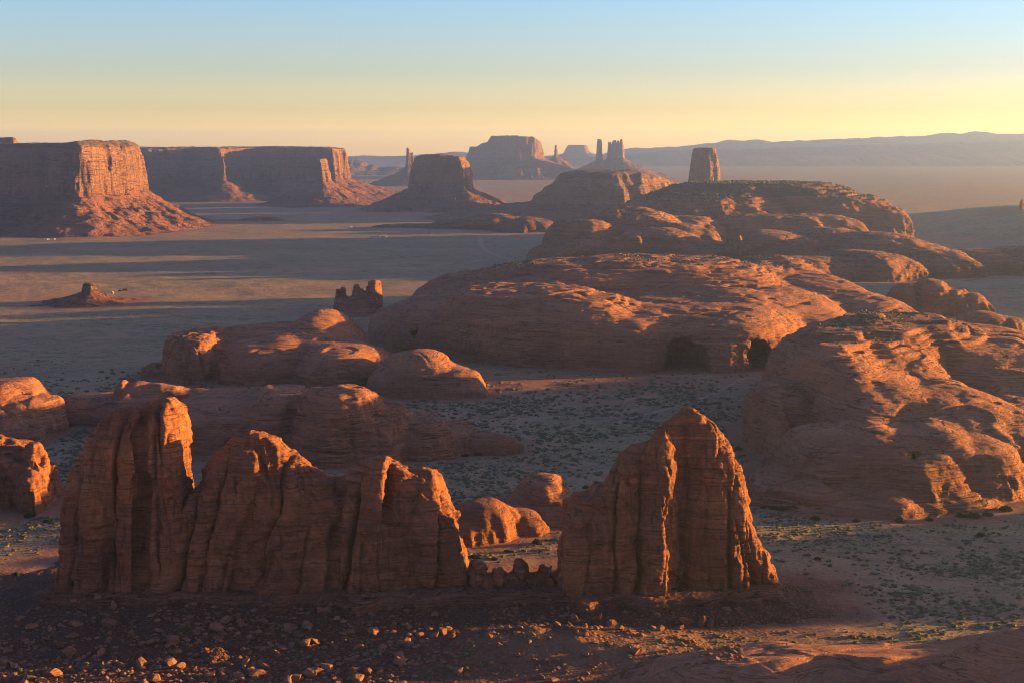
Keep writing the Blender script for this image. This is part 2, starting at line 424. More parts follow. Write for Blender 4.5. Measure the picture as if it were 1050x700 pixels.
def rock_mat(name, c1, c2, band, varnish, fs=1.0, streak=.6, scrub=0.0, pits=.5, bd=1.0, bed=1.6, scrubcol=(.058, .050, .038), seams=.75):
    """red sandstone: patchy colour, thin tilted beds, desert varnish streaks on walls, pits, optional scrub on flat tops; fs = feature scale in metres"""
    t = NT(name)
    big = t.noise(t.pos(.016 / fs, .016 / fs, .03 / fs), 1, 5, .6)
    col = t.mix(t.rng(big, .36, .64), c1, c2)
    beds = t.noise(t.pos(.012 / fs, .012 / fs, 1 / (bed * fs)), 1, 3, .6, .6)
    col = t.mix(t.math('MULTIPLY', t.rng(beds, .5, .72), .55), col, band)
    thin = t.noise(t.pos(.03 / fs, .03 / fs, 2.6 / (bed * fs)), 1, 2, .5)
    col = t.mix(t.math('MULTIPLY', t.rng(thin, .54, .68), .6), col, varnish)
    sn_ = t.noise(t.pos(.010 / fs, .013 / fs, .24 / (bed * fs) * 1.6, (3, 7, 2)), 1, 3, .55, .4)
    seam = t.math('MAXIMUM', t.rng(t.math('ABSOLUTE', t.math('SUBTRACT', sn_, .5)), .014, .003), t.math('MAXIMUM', t.rng(t.math('ABSOLUTE', t.math('SUBTRACT', sn_, .41)), .010, .002), t.rng(t.math('ABSOLUTE', t.math('SUBTRACT', sn_, .60)), .010, .002)))
    seam = t.math('MULTIPLY', seam, t.rng(t.noise(t.pos(.03 / fs, .03 / fs, .06 / fs, (1, 2, 9)), 1, 3, .6), .42, .58))
    col = t.mix(t.math('MULTIPLY', seam, seams), col, tuple(v * .55 for v in varnish))
    nz = t.nz()
    steep = t.rng(nz, .75, .35)
    st = t.noise(t.pos(.32 / fs, .32 / fs, .018 / fs), 1, 4, .6, .3)
    pat = t.rng(t.noise(t.pos(.02 / fs, .02 / fs, .02 / fs, (9, 3, 1)), 1, 3, .5), .38, .6)
    col = t.mix(t.math('MULTIPLY', t.math('MULTIPLY', t.rng(st, .48, .7), steep), t.math('MULTIPLY', pat, streak)), col, varnish)
    mott = t.noise(t.pos(.35 / fs, .35 / fs, .35 / fs), 1, 5, .7)
    col = t.mix(t.rng(mott, .3, .7, .0, .75), col, t.mix(.5, col, varnish))
    hole = t.voro(t.pos(.22 / fs, .22 / fs, .3 / fs), 1)
    hm = t.math('MULTIPLY', t.rng(hole, .22, .1), t.rng(t.noise(t.pos(.05 / fs, .05 / fs, .05 / fs), 1, 2), .5, .62))
    if scrub > 0:
        sn = t.noise(t.pos(.22 / fs, .22 / fs, .22 / fs, (5, 5, 5)), 1, 4, .75)
        sp = t.noise(t.pos(.012 / fs, .012 / fs, .012 / fs, (2, 8, 5)), 1, 3, .6)
        sm = t.math('MULTIPLY', t.math('MULTIPLY', t.rng(nz, .72, .93), t.rng(sn, .60 - .25 * scrub, .66 - .2 * scrub)), t.rng(sp, .55 - .35 * scrub, .62 - .2 * scrub))
        col = t.mix(sm, col, scrubcol)
    h1 = t.noise(t.pos(.5 / fs, .5 / fs, .75 / fs), 1, 6, .62)
    h2 = t.noise(t.pos(.05 / fs, .05 / fs, 1.3 / (bed * fs)), 1, 4, .65, .3)
    hh = t.math('ADD', t.math('MULTIPLY', h1, 1.2), t.math('MULTIPLY', h2, 1.5))
    hh = t.math('ADD', hh, t.math('MULTIPLY', t.math('MULTIPLY', st, steep), 1.2))
    hh = t.math('SUBTRACT', hh, t.math('MULTIPLY', hm, pits)); hh = t.math('SUBTRACT', hh, t.math('MULTIPLY', seam, .9))
    return t.out(col, t.bump(hh, bd * fs))

RED = dict(c1=(.30, .096, .046), c2=(.19, .062, .036), band=(.37, .14, .074), varnish=(.055, .028, .025))
M_fin = rock_mat("fin_sandstone", **RED, fs=.8, streak=.95, bd=.9, pits=.8, seams=.3, bed=3.0)
M_plinth = rock_mat("ledge_sandstone", (.24, .09, .056), (.17, .064, .042), (.34, .145, .095), (.04, .022, .02), fs=.8, streak=.5, bd=1.4, bed=1.3, seams=1.0)
M_dome = rock_mat("dome_sandstone", (.37, .134, .074), (.285, .098, .058), (.43, .185, .112), (.12, .052, .040), fs=1.2, streak=.6, scrub=.25, bd=1.3)
M_dome_b = rock_mat("far_dome_sandstone", (.36, .134, .075), (.28, .10, .058), (.42, .20, .13), (.14, .07, .055), fs=2.2, streak=.6, scrub=.45, bd=2.0)
M_cap = rock_mat("shrubby_caprock", (.19, .088, .056), (.14, .07, .048), (.25, .12, .075), (.07, .045, .036), fs=1.6, streak=.3, scrub=.55, bd=1.8, scrubcol=(.070, .056, .042))
M_cliff = rock_mat("mesa_cliff", (.36, .165, .095), (.29, .125, .075), (.42, .21, .13), (.15, .075, .055), fs=4.0, streak=.75, scrub=.6, bd=3.0)
M_talus = rock_mat("mesa_talus", (.27, .095, .06), (.20, .075, .05), (.31, .125, .085), (.10, .05, .04), fs=3.0, streak=.2, scrub=.3, bd=3.5, bed=5.)
M_slick = rock_mat("slickrock", (.40, .15, .085), (.33, .12, .07), (.44, .23, .16), (.12, .06, .045), fs=.6, streak=.2, bd=1.3, bed=1.2)
M_rubble = rock_mat("boulder_stone", (.29, .115, .07), (.20, .08, .05), (.34, .15, .10), (.10, .05, .04), fs=.35, streak=.3, bd=.5)

def scree_mat():
    t = NT("scree"); vd = t.voro(t.pos(.42, .42, .42), 1); vc = t.voro(t.pos(.42, .42, .42), 1, 'F1', "Color"); v2 = t.voro(t.pos(1.1, 1.1, 1.1), 1)
    n = t.noise(t.pos(.06, .06, .06), 1, 4, .6)
    st = t.mix(t.rng(vc, .2, .8), (.13, .05, .032), (.24, .092, .058))
    col = t.mix(t.rng(vd, .28, .55), st, (.092, .038, .027)); col = t.mix(t.rng(n, .45, .62), col, t.mix(t.rng(v2, .2, .6), (.17, .068, .046), (.085, .038, .03)))
    h = t.math('ADD', t.rng(vd, .1, .6, 1.4, 0.), t.rng(v2, .1, .6, .5, 0.))
    return t.out(col, t.bump(h, 1.0, 1.0))
M_scree = scree_mat()
# ================================================================== FAR MESAS AND BUTTES
def butte(name, label, cat, Zf, xr, yr, vox, seed, mats=None, amp=3., s=14., group=None, cap=None):
    mc, mt = mats or (M_cliff, M_talus)
    sp = {}
    if cap: sp['cap'] = (lambda x, y, z: (z > cap) & Zf.cliff(x, y), M_cap)
    sp['cliff'] = (lambda x, y, z: Zf.cliff(x, y), mc)
    sp['talus'] = (lambda x, y, z: np.ones(len(x), bool), mt)
    return rock(name, label, cat, xr, yr, vox, Zf, mc, group=group, disp=far_disp(amp, s, seed), split=sp)

def ext(pts, m):
    xs = [p[0] for p in pts]; ys = [p[1] for p in pts]
    return (min(xs) - m, max(xs) + m), (min(ys) - m, max(ys) + m)

# great mesa at left with the sunlit corner
p = PX([(-110, 4420), (-20, 4330), (38, 4290), (62, 4250), (80, 4215), (92, 4262), (104, 4330), (118, 4400), (133, 4500), (149, 4640), (148, 5000), (-110, 5000)])
xr, yr = ext(p, 330)
zf = mesa_Z(p, lambda X, Y: 246 + 8 * sstep(-1330, -1250, X) * (1 - sstep(-1230, -1130, X)), 108, lambda X, Y: 205 + 15 * sstep(-1150, -950, X), bat=22, fl=16, fs=46, seed=3, cap=(26, 12, 30), tal_r=.13, tp=1.35, prof=([0, .25, .5, .85, .93, 1], [0, .5, .78, .93, .95, 1]))
butte("mesa", "great flat mesa at left with one sunlit orange corner of fluted cliffs", "mesa", zf, xr, yr, 4.0, 3, amp=4.5, s=15, cap=247)
# butte showing beyond its left end
p = PX([(-60, 5450), (18, 5400), (24, 5480), (20, 5800), (-60, 5800)])
xr, yr = ext(p, 180)
zf = mesa_Z(p, 281, 150, 160, bat=25, fl=12, seed=5, topvar=2)
butte("mesa", "higher mesa top peeping out at the far left edge of the picture", "mesa", zf, xr, yr, 5.0, 5, amp=4)
# long mesa behind
p = PX([(60, 7200), (150, 6950), (196, 7050), (222, 6880), (229, 6850), (236, 7040), (262, 7150), (318, 7020), (343, 6960), (350, 7050), (357, 7300), (352, 8000), (60, 8000)])
xr, yr = ext(p, 380)
zf = mesa_Z(p, lambda X, Y: 238 + 4 * perlin(X / 160, 0, 0, 8), 92, lambda X, Y: 260 + 60 * sstep(-1200, -900, X), bat=26, fl=26, fs=80, seed=8, cap=(40, 7, 40), tp=1.4, prof=([0, .3, .6, 1], [0, .55, .85, 1]))
butte("mesa", "long level mesa behind, its shaded wall running to the mitten butte", "mesa", zf, xr, yr, 6.0, 8, amp=6, s=22)
# mitten butte
p = PX([(312, 6280), (322, 6250), (330, 6245), (336, 6280), (341, 6360), (338, 6420), (314, 6420)])
xr, yr = ext(p, 280)
c0 = ray(326, 150)[0] * 6300
zf = mesa_Z(p, lambda X, Y: 196 - 20 * sstep(c0 + 22, c0 + 45, X) - 18 * sstep(c0 - 20, c0 - 52, X), 100, 215, bat=20, fl=9, fs=30, seed=11, tp=1.5, tal_r=.1)
butte("mitten_butte", "mitten shaped butte on a wide cone of talus before the long mesa", "butte", zf, xr, yr, 4.0, 11, amp=3.5, s=13)
# broad square butte
p = PX([(419, 5800), (450, 5772), (477, 5762), (485, 5850), (484, 6080), (420, 6080)])
xr, yr = ext(p, 290)
bx = W(452, 150, 5850)[0]
zf = mesa_Z(p, lambda X, Y: 206 + 10 * (1 - np.clip(np.abs((X - bx + 10) / 95), 0, 1) ** 2.) - 10 * sstep(bx + 82, bx + 96, X), 82, 195, bat=30, fl=12, fs=36, seed=14, tp=1.25, topvar=4, prof=([0, .2, .5, .8, 1], [0, .5, .8, .93, 1]))
butte("butte", "broad blocky butte with steep cliffs and talus skirt in mid valley", "butte", zf, xr, yr, 4.0, 14, amp=4, s=14)
# thumb spire left of it, far
p = PX([(415.5, 9500), (418, 9470), (420.5, 9480), (424.5, 9490), (424.5, 9560), (416, 9560)])
xr, yr = ext(p, 330)
tx = W(418, 150, 9500)[0]
zf = mesa_Z(p, lambda X, Y: 236 - 34 * sstep(tx + 4, tx + 18, X) * 1.0 + 8 * sstep(tx + 22, tx + 30, X), 112, 300, bat=7, fl=2, fs=20, seed=16, tp=1.8, topvar=4)
butte("mitten_butte", "narrow sunlit thumb of rock behind the broad blocky butte", "butte", zf, xr, yr, 5.0, 16, amp=2, s=12)
# big far mesa
p = PX([(476, 11600), (482, 11500), (500, 11450), (530, 11400), (551, 11420), (558, 11500), (558, 12100), (480, 12100)])
xr, yr = ext(p, 520)
gx = lambda px: W(px, 150, 11500)[0]
zf = mesa_Z(p, lambda X, Y: np.interp(X, [gx(474), gx(479), gx(481), gx(488), gx(495), gx(499), gx(504), gx(531), gx(532.5), gx(546), gx(552), gx(558)], [200, 215, 242, 243, 272, 276, 328, 330, 322, 322, 292, 275]), 150, 460, bat=34, fl=16, fs=60, seed=19, tp=1.3, topvar=5)
butte("mesa", "stepped far mesa on the skyline, rising in ledges to a level top", "mesa", zf, xr, yr, 8.0, 19, amp=6, s=24)
# needle right of it
p = PX([(568.2, 12500), (570, 12480), (572, 12500), (572, 12540), (568.5, 12540)])
xr, yr = ext(p, 300); 
zf = mesa_Z(p, 258, 172, 220, bat=5, fl=2, fs=20, seed=21, tp=1.2, topvar=2)
butte("rock_needle", "thin dark needle on a cone, right of the stepped far mesa", "rock needle", zf, xr, yr, 6.0, 21, amp=1.5, s=10)
# castle towers: a lone pillar and a cluster, on a talus apron
p = PX([(611.2, 11480), (614, 11450), (618, 11470), (618.2, 11530), (611.5, 11530)])
xr, yr = ext(p, 420)
zf = mesa_Z(p, lambda X, Y: 304 - 8 * sstep(gx(616.5), gx(618), X), 140, 380, bat=8, fl=3, fs=25, seed=23, tp=1.5)
butte("rock_pillar", "lone square pillar left of the cluster of skyline towers", "rock pillar", zf, xr, yr, 5.0, 23, amp=2.5, s=12)
p = PX([(622, 11500), (630, 11450), (639, 11440), (641, 11480), (641, 11560), (623, 11560)])
xr, yr = ext(p, 480)
zf = mesa_Z(p, lambda X, Y: np.interp(X, [gx(621.5), gx(622.5), gx(624), gx(625.2), gx(626.6), gx(627.4), gx(628.2), gx(631.5), gx(632.4), gx(633.4), gx(634.2), gx(635.5), gx(636), gx(637.5), gx(638.5), gx(641)],
     [255, 262, 288, 272, 285, 240, 292, 296, 250, 297, 292, 250, 300, 303, 262, 240]), 150, 430, bat=8, fl=4, fs=25, seed=24, tp=1.5)
butte("rock_towers", "tight cluster of sunlit towers standing on one talus cone", "rock towers", zf, xr, yr, 5.0, 24, amp=2.5, s=10)
# pale far mesa
p = PX([(578, 20400), (602, 20300), (606, 20600), (606, 21200), (580, 21200)])
xr, yr = ext(p, 900)
zf = mesa_Z(p, 262, 150, 560, bat=60, fl=20, fs=90, seed=26, tp=1.0, topvar=4)
butte("mesa", "small pale flat mesa fading into haze between needle and pillar", "mesa", zf, xr, yr, 16.0, 26, amp=4, s=40)
# square butte behind the dark mesa
p = PX([(706, 6060), (722, 6000), (737, 6020), (741, 6080), (740, 6210), (708, 6210)])
xr, yr = ext(p, 240)
sx = lambda px: W(px, 150, 6050)[0]
zf = mesa_Z(p, lambda X, Y: np.interp(X, [sx(704), sx(709), sx(711.5), sx(713), sx(715), sx(717), sx(730), sx(735), sx(736.5), sx(741)], [196, 206, 214, 232, 236, 241, 243, 240, 222, 170]), 70, 160, bat=18, fl=8, fs=28, seed=28, topvar=2, prof=([0, .4, 1], [0, .72, 1]))
butte("butte", "square topped butte standing alone behind the dark capped mesa", "butte", zf, xr, yr, 4.0, 28, amp=3.5, s=14)
# needle at the right edge
p = PX([(1047, 4500), (1051, 4490), (1056, 4500), (1056, 4530), (1047, 4530)])
xr, yr = ext(p, 120)
zf = mesa_Z(p, 88, 48, 90, bat=6, fl=2, fs=15, seed=29, topvar=2)
butte("rock_needle", "dark needle cut off by the right edge of the picture", "rock needle", zf, xr, yr, 3.0, 29, amp=1.5, s=8)

# mid mesa with stepped left side
p = PX([(536, 5150), (545, 5120), (580, 5060), (640, 5030), (690, 5150), (720, 5400), (700, 5750), (560, 5750), (545, 5400)])
xr, yr = ext(p, 420)
kx = lambda px: W(px, 150, 5250)[0]
zf = mesa_Z(p, lambda X, Y: np.interp(X, [kx(532), kx(544), kx(547), kx(556), kx(566), kx(578), kx(600), kx(655), kx(668), kx(690), kx(720)], [40, 48, 92, 108, 114, 150, 159, 161, 148, 128, 105]), 50, lambda X, Y: 150 + 190 * sstep(kx(560), kx(530), X), bat=90, fl=18, fs=50, seed=31, tp=1.3, prof=([0, .16, .3, .6, .75, 1], [0, .48, .55, .68, .93, 1]))
butte("mesa", "mid valley mesa with stepped shaded left side and rounded top", "mesa", zf, xr, yr, 4.5, 31, amp=3.5, s=16, mats=(M_cliff, M_talus), cap=140)
# low dark knolls left of it
zf = lobes([lobe(505, 219, 4500, 40, 90, n=1.6), lobe(470, 224, 4520, 34, 60, n=1.4), lobe(540, 222, 4350, 36, 90, n=1.5), lobe(425, 229, 4550, 44, 40, n=1.3)], k=8, warp=22, seed=33, rough=4)
rock("rocky_knoll", "low dark ragged ridge of rock at the foot of the broad butte", "knoll", (-460, 260), (4150, 4750), 5.0, zf, M_talus, disp=far_disp(3, 14, 33))
zf = lobes([lobe(270, 222, 5000, 22, 60, n=1.5), lobe(250, 226, 4980, 45, 40, n=1.3)], k=6, warp=20, seed=34, rough=3)
rock("rocky_knoll", "small dark knoll on the plain right of the great left mesa", "knoll", (-1200, -600), (4800, 5200), 5.0, zf, M_talus, disp=far_disp(2, 14, 34))

# ================================================================== ROCK OF THE MIDDLE DISTANCE
# dark capped mesa
lx = lambda px: W(px, 200, 3900)[0]
ls = [lobe(775, 186, 4020, 125, 270, n=5, m=2.2, p=2.6), lobe(720, 196, 3900, 95, 280, n=4, m=2, p=2.5), lobe(855, 198, 3930, 66, 230, n=4.5, m=2, p=2.6), lobe(690, 205, 3780, 60, 200, n=3, m=2),
      lobe(890, 212, 3850, 34, 150, n=6, m=1.6, p=3), lobe(921, 214, 3830, 10, 40, n=8, m=2, p=3), lobe(800, 219, 3620, 95, 110, n=5, m=1.7, p=3), lobe(700, 222, 3560, 50, 110, n=4, m=1.8)]
zf = lobes(ls, k=10, warp=26, ws=90, seed=36, rough=4)
zf = ledged(zf, 70, 100, 8.0, 136)
def d36(V, N): return far_disp(3.2, 13, 36)(V, N) + slick(2.5, 2.2, 7, 36, 1.2, .8)(V, N)
rock("mesa", "wide mesa with dark shrubby cap above banded red cliffs", "mesa", (lx(610), lx(960)), (3380, 4500), 4.0, zf, M_dome_b, disp=d36,
     split={'cap': (lambda x, y, z: (z > 121 + 10 * perlin(x / 120, y / 120)) & (y > 3600), M_cap), 'cliff': (lambda x, y, z: np.ones(len(x), bool), M_dome_b)})
CAP_MESA = ROCKS[-1]
# domes with sunlit slopes
ls = [lobe(648, 212, 3330, 62, 170, n=2.4), lobe(598, 224, 3230, 42, 120, n=3.2), lobe(700, 228, 3220, 46, 120, n=2.2), lobe(672, 233, 3090, 56, 90, n=2.6), lobe(607, 246, 3060, 46, 70, n=3),
      lobe(632, 243, 2960, 20, 26, n=3), lobe(650, 242, 2975, 10, 24, n=3), lobe(560, 250, 3120, 16, 60, n=2.5), lobe(735, 250, 3060, 40, 70, n=2.2)]
zf = lobes(ls, k=20, warp=22, ws=90, seed=38, rough=3, gully=3)
cx, cz = W(596, 238, 3120)
rock("sandstone_dome", "dome with bright sunlit shoulder and dark hollow, below the dark capped mesa", "sandstone dome", (W(545, 210, 3200)[0] - 30, W(790, 210, 3200)[0]), (2860, 3560), 3.4, zf, M_dome_b,
     disp=slick(3, 2.4, 6, 38, 1.8, 1.2), carve=lambda x, y, z: 16 - np.sqrt((x - cx) ** 2 + ((y - 3128) * .8) ** 2 + (z - cz) ** 2))
# little pinnacles
zf = lobes([lobe(757, 241, 2960, 8, 14, n=4, m=1.4), lobe(750, 246, 2950, 6, 12, n=4, m=1.5), lobe(764, 250, 2955, 14, 22, n=2.5)], k=3, warp=5, ws=20, seed=39)
rock("pinnacle", "small sunlit twin pinnacle behind the main dome crest", "pinnacle", (W(730, 240, 2960)[0], W(790, 240, 2960)[0]), (2900, 3020), 1.6, zf, M_dome_b, disp=slick(1.2, .8, 4, 39))
# rounded ridge right
ls = [lobe(790, 236, 3060, 52, 150, n=2.6), lobe(850, 233, 3120, 55, 150, n=2.8), lobe(905, 238, 3000, 52, 170, n=2.4), lobe(948, 249, 2950, 44, 150, n=2.2), lobe(880, 256, 2820, 70, 100, n=2.6), lobe(1000, 256, 2960, 40, 100, n=3.4),
      lobe(965, 262, 2860, 40, 80, n=3), lobe(820, 262, 2760, 60, 80, n=2.4)]
zf = lobes(ls, k=18, warp=22, ws=100, seed=41, rough=3, gully=3)
rock("sandstone_ridge", "long rounded rock ridge under the dark capped mesa, right half", "rock ridge", (W(730, 240, 3000)[0], W(1055, 240, 3000)[0]), (2600, 3350), 3.4, zf, M_dome_b, disp=slick(3, 2.2, 6, 41, 2.4, 1.1))
ls = [lobe(1050, 253, 3040, 40, 110, n=3.2), lobe(1090, 250, 3060, 50, 130, n=3), lobe(1060, 264, 2900, 44, 70, n=3.2)]
zf = lobes(ls, k=8, warp=18, ws=60, seed=42, rough=4, gully=4)
rock("sandstone_ridge", "low blunt wall of rock running off the right edge", "rock ridge", (W(1000, 250, 3000)[0], W(1150, 250, 3000)[0]), (2780, 3250), 3.2, zf, M_dome_b, disp=slick(2.5, 2, 6, 42, 2.4, 1.))

# main great dome with alcoves
ls = [lobe(600, 267, 2080, 125, 190, n=4, m=2.0, p=2.4), lobe(505, 279, 2050, 92, 170, n=3, m=2.0), lobe(690, 265, 2110, 125, 210, n=5, m=2.0, p=2.5),       # plateau
      lobe(470, 303, 1880, 80, 160, n=4, m=2.1, p=2.3),         # left shoulder
      lobe(420, 313, 1930, 44, 110, n=4, m=2.0),
      lobe(540, 294, 1830, 90, 170, n=5, m=2.2, p=2.4),
      lobe(600, 300, 1760, 62, 130, n=4, m=2.2),                # nose
      lobe(640, 318, 1720, 52, 110, n=4, m=2.1),
      lobe(715, 308, 1800, 100, 190, n=5, m=2.1, p=2.5),
      lobe(760, 292, 1950, 110, 230, n=3.2, m=2.0), lobe(770, 330, 1740, 60, 110, n=3.2),
      lobe(800, 262, 2350, 60, 150, n=3, m=2), lobe(775, 270, 2230, 46, 120, n=2.6), lobe(820, 280, 2180, 70, 170, n=2.6),
      lobe(870, 300, 2050, 62, 170, n=2.4), lobe(905, 318, 1950, 50, 130, n=2.2), lobe(835, 318, 1850, 50, 130, n=2.6)]
zf = lobes(ls, k=20, warp=14, ws=110, seed=44, rough=3, gully=3)
zf = ledged(zf, 56, 68, 4.0, 144)
a1x, a1z = W(701, 372, 1650); a2x, a2z = W(775, 362, 1650)
def carve44(x, y, z):
    a = 30 - np.sqrt((x - a1x) ** 2 * 1.25 + ((y - 1632) * .6) ** 2 + ((z - a1z + 4) * .88) ** 2)
    b = 17 - np.sqrt((x - a2x) ** 2 * 1.5 + ((y - 1640) * .42) ** 2 + ((z - a2z) * .9) ** 2)
    lx_, lz_ = W(440, 345, 1800)
    c = 20 - np.sqrt((x - lx_) ** 2 * .6 + ((y - 1765) * 1.1) ** 2 + ((z - lz_) * 1.) ** 2)
    rg = 4.5 * perlin(x / 13, 0, z / 9, 5) + 2.5 * perlin(x / 5, 0, z / 3.5, 6)
    return np.maximum(np.maximum(a + rg, b + .7 * rg), c + rg)
rock("sandstone_dome", "the great central dome of slickrock with a dark cave alcove in its front wall", "sandstone dome", (W(372, 300, 1950)[0] - 30, W(960, 300, 2050)[0]), (1560, 2620), 2.4, zf, M_dome, carve=carve44,
     disp=slick(2.6, 2.2, 5, 44, 2.0, 1.2))
MAIN_DOME = ROCKS[-1]
# domes to the right behind the big right dome
ls = [lobe(926, 290, 2220, 15, 55, n=3), lobe(955, 286, 2210, 24, 60, n=2.6, m=2.2), lobe(978, 295, 2195, 17, 50, n=2.8), lobe(996, 300, 2190, 13, 45, n=3.4), lobe(1009, 308, 2185, 9, 30, n=3)]
zf = lobes(ls, k=2.0, warp=8, ws=40, seed=46, rough=2, gully=3)
rock("sandstone_dome", "cluster of rounded knobs split by clefts, sunlit on their right sides", "sandstone dome", (W(900, 300, 2200)[0], W(1030, 300, 2200)[0]), (2080, 2340), 1.9, zf, M_dome, disp=slick(2, 1., 4, 46, 1.8))
ls = [lobe(1010, 319, 2030, 28, 50, n=2.4), lobe(1035, 324, 2020, 14, 40, n=2.4), lobe(985, 328, 2010, 18, 40, n=2.2)]
zf = lobes(ls, k=5, warp=8, ws=40, seed=47, rough=2)
rock("sandstone_dome", "low brown hump beyond the crest of the big right dome", "sandstone dome", (W(955, 320, 2020)[0], W(1060, 320, 2020)[0]), (1930, 2120), 1.9, zf, M_dome, disp=slick(2, 1., 4, 47, 1.))
# small spires and small butte on the left plain
ls = [lobe(346, 296, 2200, 5, 12, n=5, m=1.5), lobe(353, 294, 2200, 4.5, 12, n=5, m=1.6), lobe(366, 292, 2205, 5, 12, n=4, m=1.5), lobe(372, 295, 2205, 4, 10, n=5, m=1.5), lobe(378, 293, 2200, 4, 12, n=5, m=1.6), lobe(385, 287, 2200, 6.5, 16, n=5, m=1.7), lobe(366, 304, 2200, 28, 26, n=4, m=1.6), lobe(366, 313, 2195, 38, 45, n=1.6, m=1.4)]
zf = lobes(ls, k=1.5, warp=4, ws=20, seed=49, rough=1.5)
rock("rock_spires", "row of small stubby spires left of the great dome, tips sunlit", "spires", (W(310, 300, 2200)[0], W(420, 300, 2200)[0]), (2120, 2280), 1.4, zf, M_dome, disp=columns(7, 30, 1.6, 49, .3, 1.0))
p = PX([(83.5, 2338), (92, 2328), (100, 2338), (99.5, 2360), (84, 2360)], 292)
xr, yr = ext(p, 150)
zf = mesa_Z(p, 31, 17, lambda X, Y: 66 + 30 * perlin(X / 40, Y / 40), bat=3, fl=1.5, fs=10, seed=51, tp=1.5, topvar=1)
butte("butte", "tiny square butte on a brown mound out on the striped left plain", "butte", zf, xr, yr, 1.8, 51, amp=1., s=6)
# mid left dome with columned cliff
ls = [lobe(332, 318, 1680, 44, 95, n=2.0), lobe(290, 333, 1660, 96, 105, n=3), lobe(203, 340, 1600, 34, 62, n=7, m=2, p=3), lobe(232, 345, 1640, 50, 90, n=3), lobe(268, 350, 1590, 50, 70, n=3), lobe(345, 352, 1580, 50, 80, n=2.8), lobe(380, 355, 1600, 32, 70, n=2.4), lobe(163, 372, 1600, 18, 30, n=2)]
zf = lobes(ls, k=15, warp=10, ws=70, seed=53, rough=2.5, gully=1.5)
def d53(V, N):
    m = (1 - sstep(W(228, 340, 1600)[0], W(245, 340, 1600)[0], V[:, 0]))[:, None]
    return slick(3, 1.1, 3.2, 53, 1.4, .6)(V, N) * (1 - m) + columns(9, 90, 3.0, 53, .3, 1.8)(V, N) * m
rock("sandstone_dome", "long humped dome left of centre ending in a wall of dark columns", "sandstone dome", (W(140, 340, 1600)[0], W(425, 340, 1650)[0]), (1470, 1860), 1.8, zf, M_dome, disp=d53)
ls = [lobe(432, 359, 1510, 46, 62, n=2.6), lobe(465, 374, 1492, 30, 45, n=2.6), lobe(488, 396, 1475, 12, 22, n=3), lobe(400, 372, 1500, 22, 50, n=2.6)]
zf = lobes(ls, k=7, warp=8, ws=45, seed=54, rough=2)
rock("sandstone_dome", "smooth whaleback dome sloping right to a small sunlit snout", "sandstone dome", (W(365, 370, 1500)[0], W(515, 370, 1500)[0]), (1420, 1600), 1.5, zf, M_dome, disp=slick(1.8, .9, 2.6, 54, 1.2, .5))

# left edge rocks
ls = [lobe(12, 389, 1290, 34, 60, n=3, m=2), lobe(38, 405, 1275, 22, 45, n=3), lobe(-25, 392, 1300, 40, 70, n=3), lobe(5, 418, 1240, 38, 40, n=2.6)]
zf = lobes(ls, k=14, warp=12, ws=45, seed=56, rough=2)
rock("sandstone_dome", "orange sunlit rounded rock at the left edge, upper of two", "sandstone dome", (W(-80, 400, 1280)[0], W(75, 400, 1280)[0]), (1160, 1420), 1.4, zf, M_dome, disp=slick(1.8, .8, 2.8, 56, 1., .6))
ls = [lobe(8, 452, 1030, 44, 40, n=4, m=2), lobe(33, 452, 1015, 12, 22, n=3), lobe(4, 446, 1030, 12, 26, n=3), lobe(-20, 450, 1040, 50, 60, n=3.6), lobe(28, 478, 1000, 20, 24, n=4)]
zf = lobes(ls, k=3, warp=8, ws=30, seed=57, rough=2)
rock("rock_tower", "squat shaded rock with sunlit knobs, lower left behind the fins", "rock", (W(-90, 450, 1030)[0], W(70, 450, 1030)[0]), (950, 1140), 1.2, zf, M_fin, disp=columns(12, 40, 2., 57, .5, 1.2))
ls = [lobe(150, 392, 1330, 36, 34, n=2.2), lobe(128, 390, 1330, 10, 18, n=2.6), lobe(205, 398, 1340, 38, 28, n=2), lobe(175, 394, 1335, 20, 26, n=2.2), lobe(120, 404, 1345, 80, 60, n=3), lobe(60, 415, 1340, 60, 50, n=2.5)]
zf = lobes(ls, k=14, warp=12, ws=45, seed=58, rough=2.5)
rock("sandstone_ridge", "low crest of bright orange rock just above the left fin", "rock ridge", (W(-10, 400, 1330)[0], W(260, 400, 1330)[0]), (1240, 1440), 1.4, zf, M_dome, disp=slick(1.8, .9, 2.8, 58, .8, .7))
ls = [lobe(340, 396, 1168, 42, 50, n=3.4, m=2), lobe(366, 399, 1168, 30, 42, n=2.8), lobe(394, 412, 1172, 42, 44, n=2.8), lobe(430, 427, 1180, 40, 40, n=2.6), lobe(290, 404, 1190, 46, 50, n=3.4), lobe(300, 396, 1260, 34, 60, n=5), lobe(235, 405, 1275, 60, 70, n=6, m=2), lobe(180, 420, 1240, 60, 60, n=5, m=2), lobe(250, 424, 1200, 70, 40, n=4),
      lobe(420, 424, 1215, 46, 45, n=3), lobe(455, 434, 1205, 34, 38, n=3), lobe(505, 441, 1205, 30, 26, n=2.4), lobe(280, 400, 1250, 16, 30, n=2)]
zf = lobes(ls, k=14, warp=12, ws=45, seed=60, rough=2, gully=2.5)
cx2, cz2 = W(446, 444, 1170); cx3, cz3 = W(378, 463, 1180)
rock("sandstone_dome", "blunt dome behind the middle fin with a glowing face near its top", "sandstone dome", (W(120, 420, 1230)[0], W(545, 420, 1230)[0]), (1080, 1400), 1.35, zf, M_dome,
     carve=lambda x, y, z: np.maximum(6.0 - np.sqrt((x - cx2) ** 2 + ((y - 1172) * .5) ** 2 + (z - cz2) ** 2), 12 - np.sqrt(((x - cx3) * .55) ** 2 + ((y - 1176) * .5) ** 2 + ((z - cz3) * 1.5) ** 2)), disp=slick(3.0, 1.6, 3.4, 60, 2.2, 1.0))
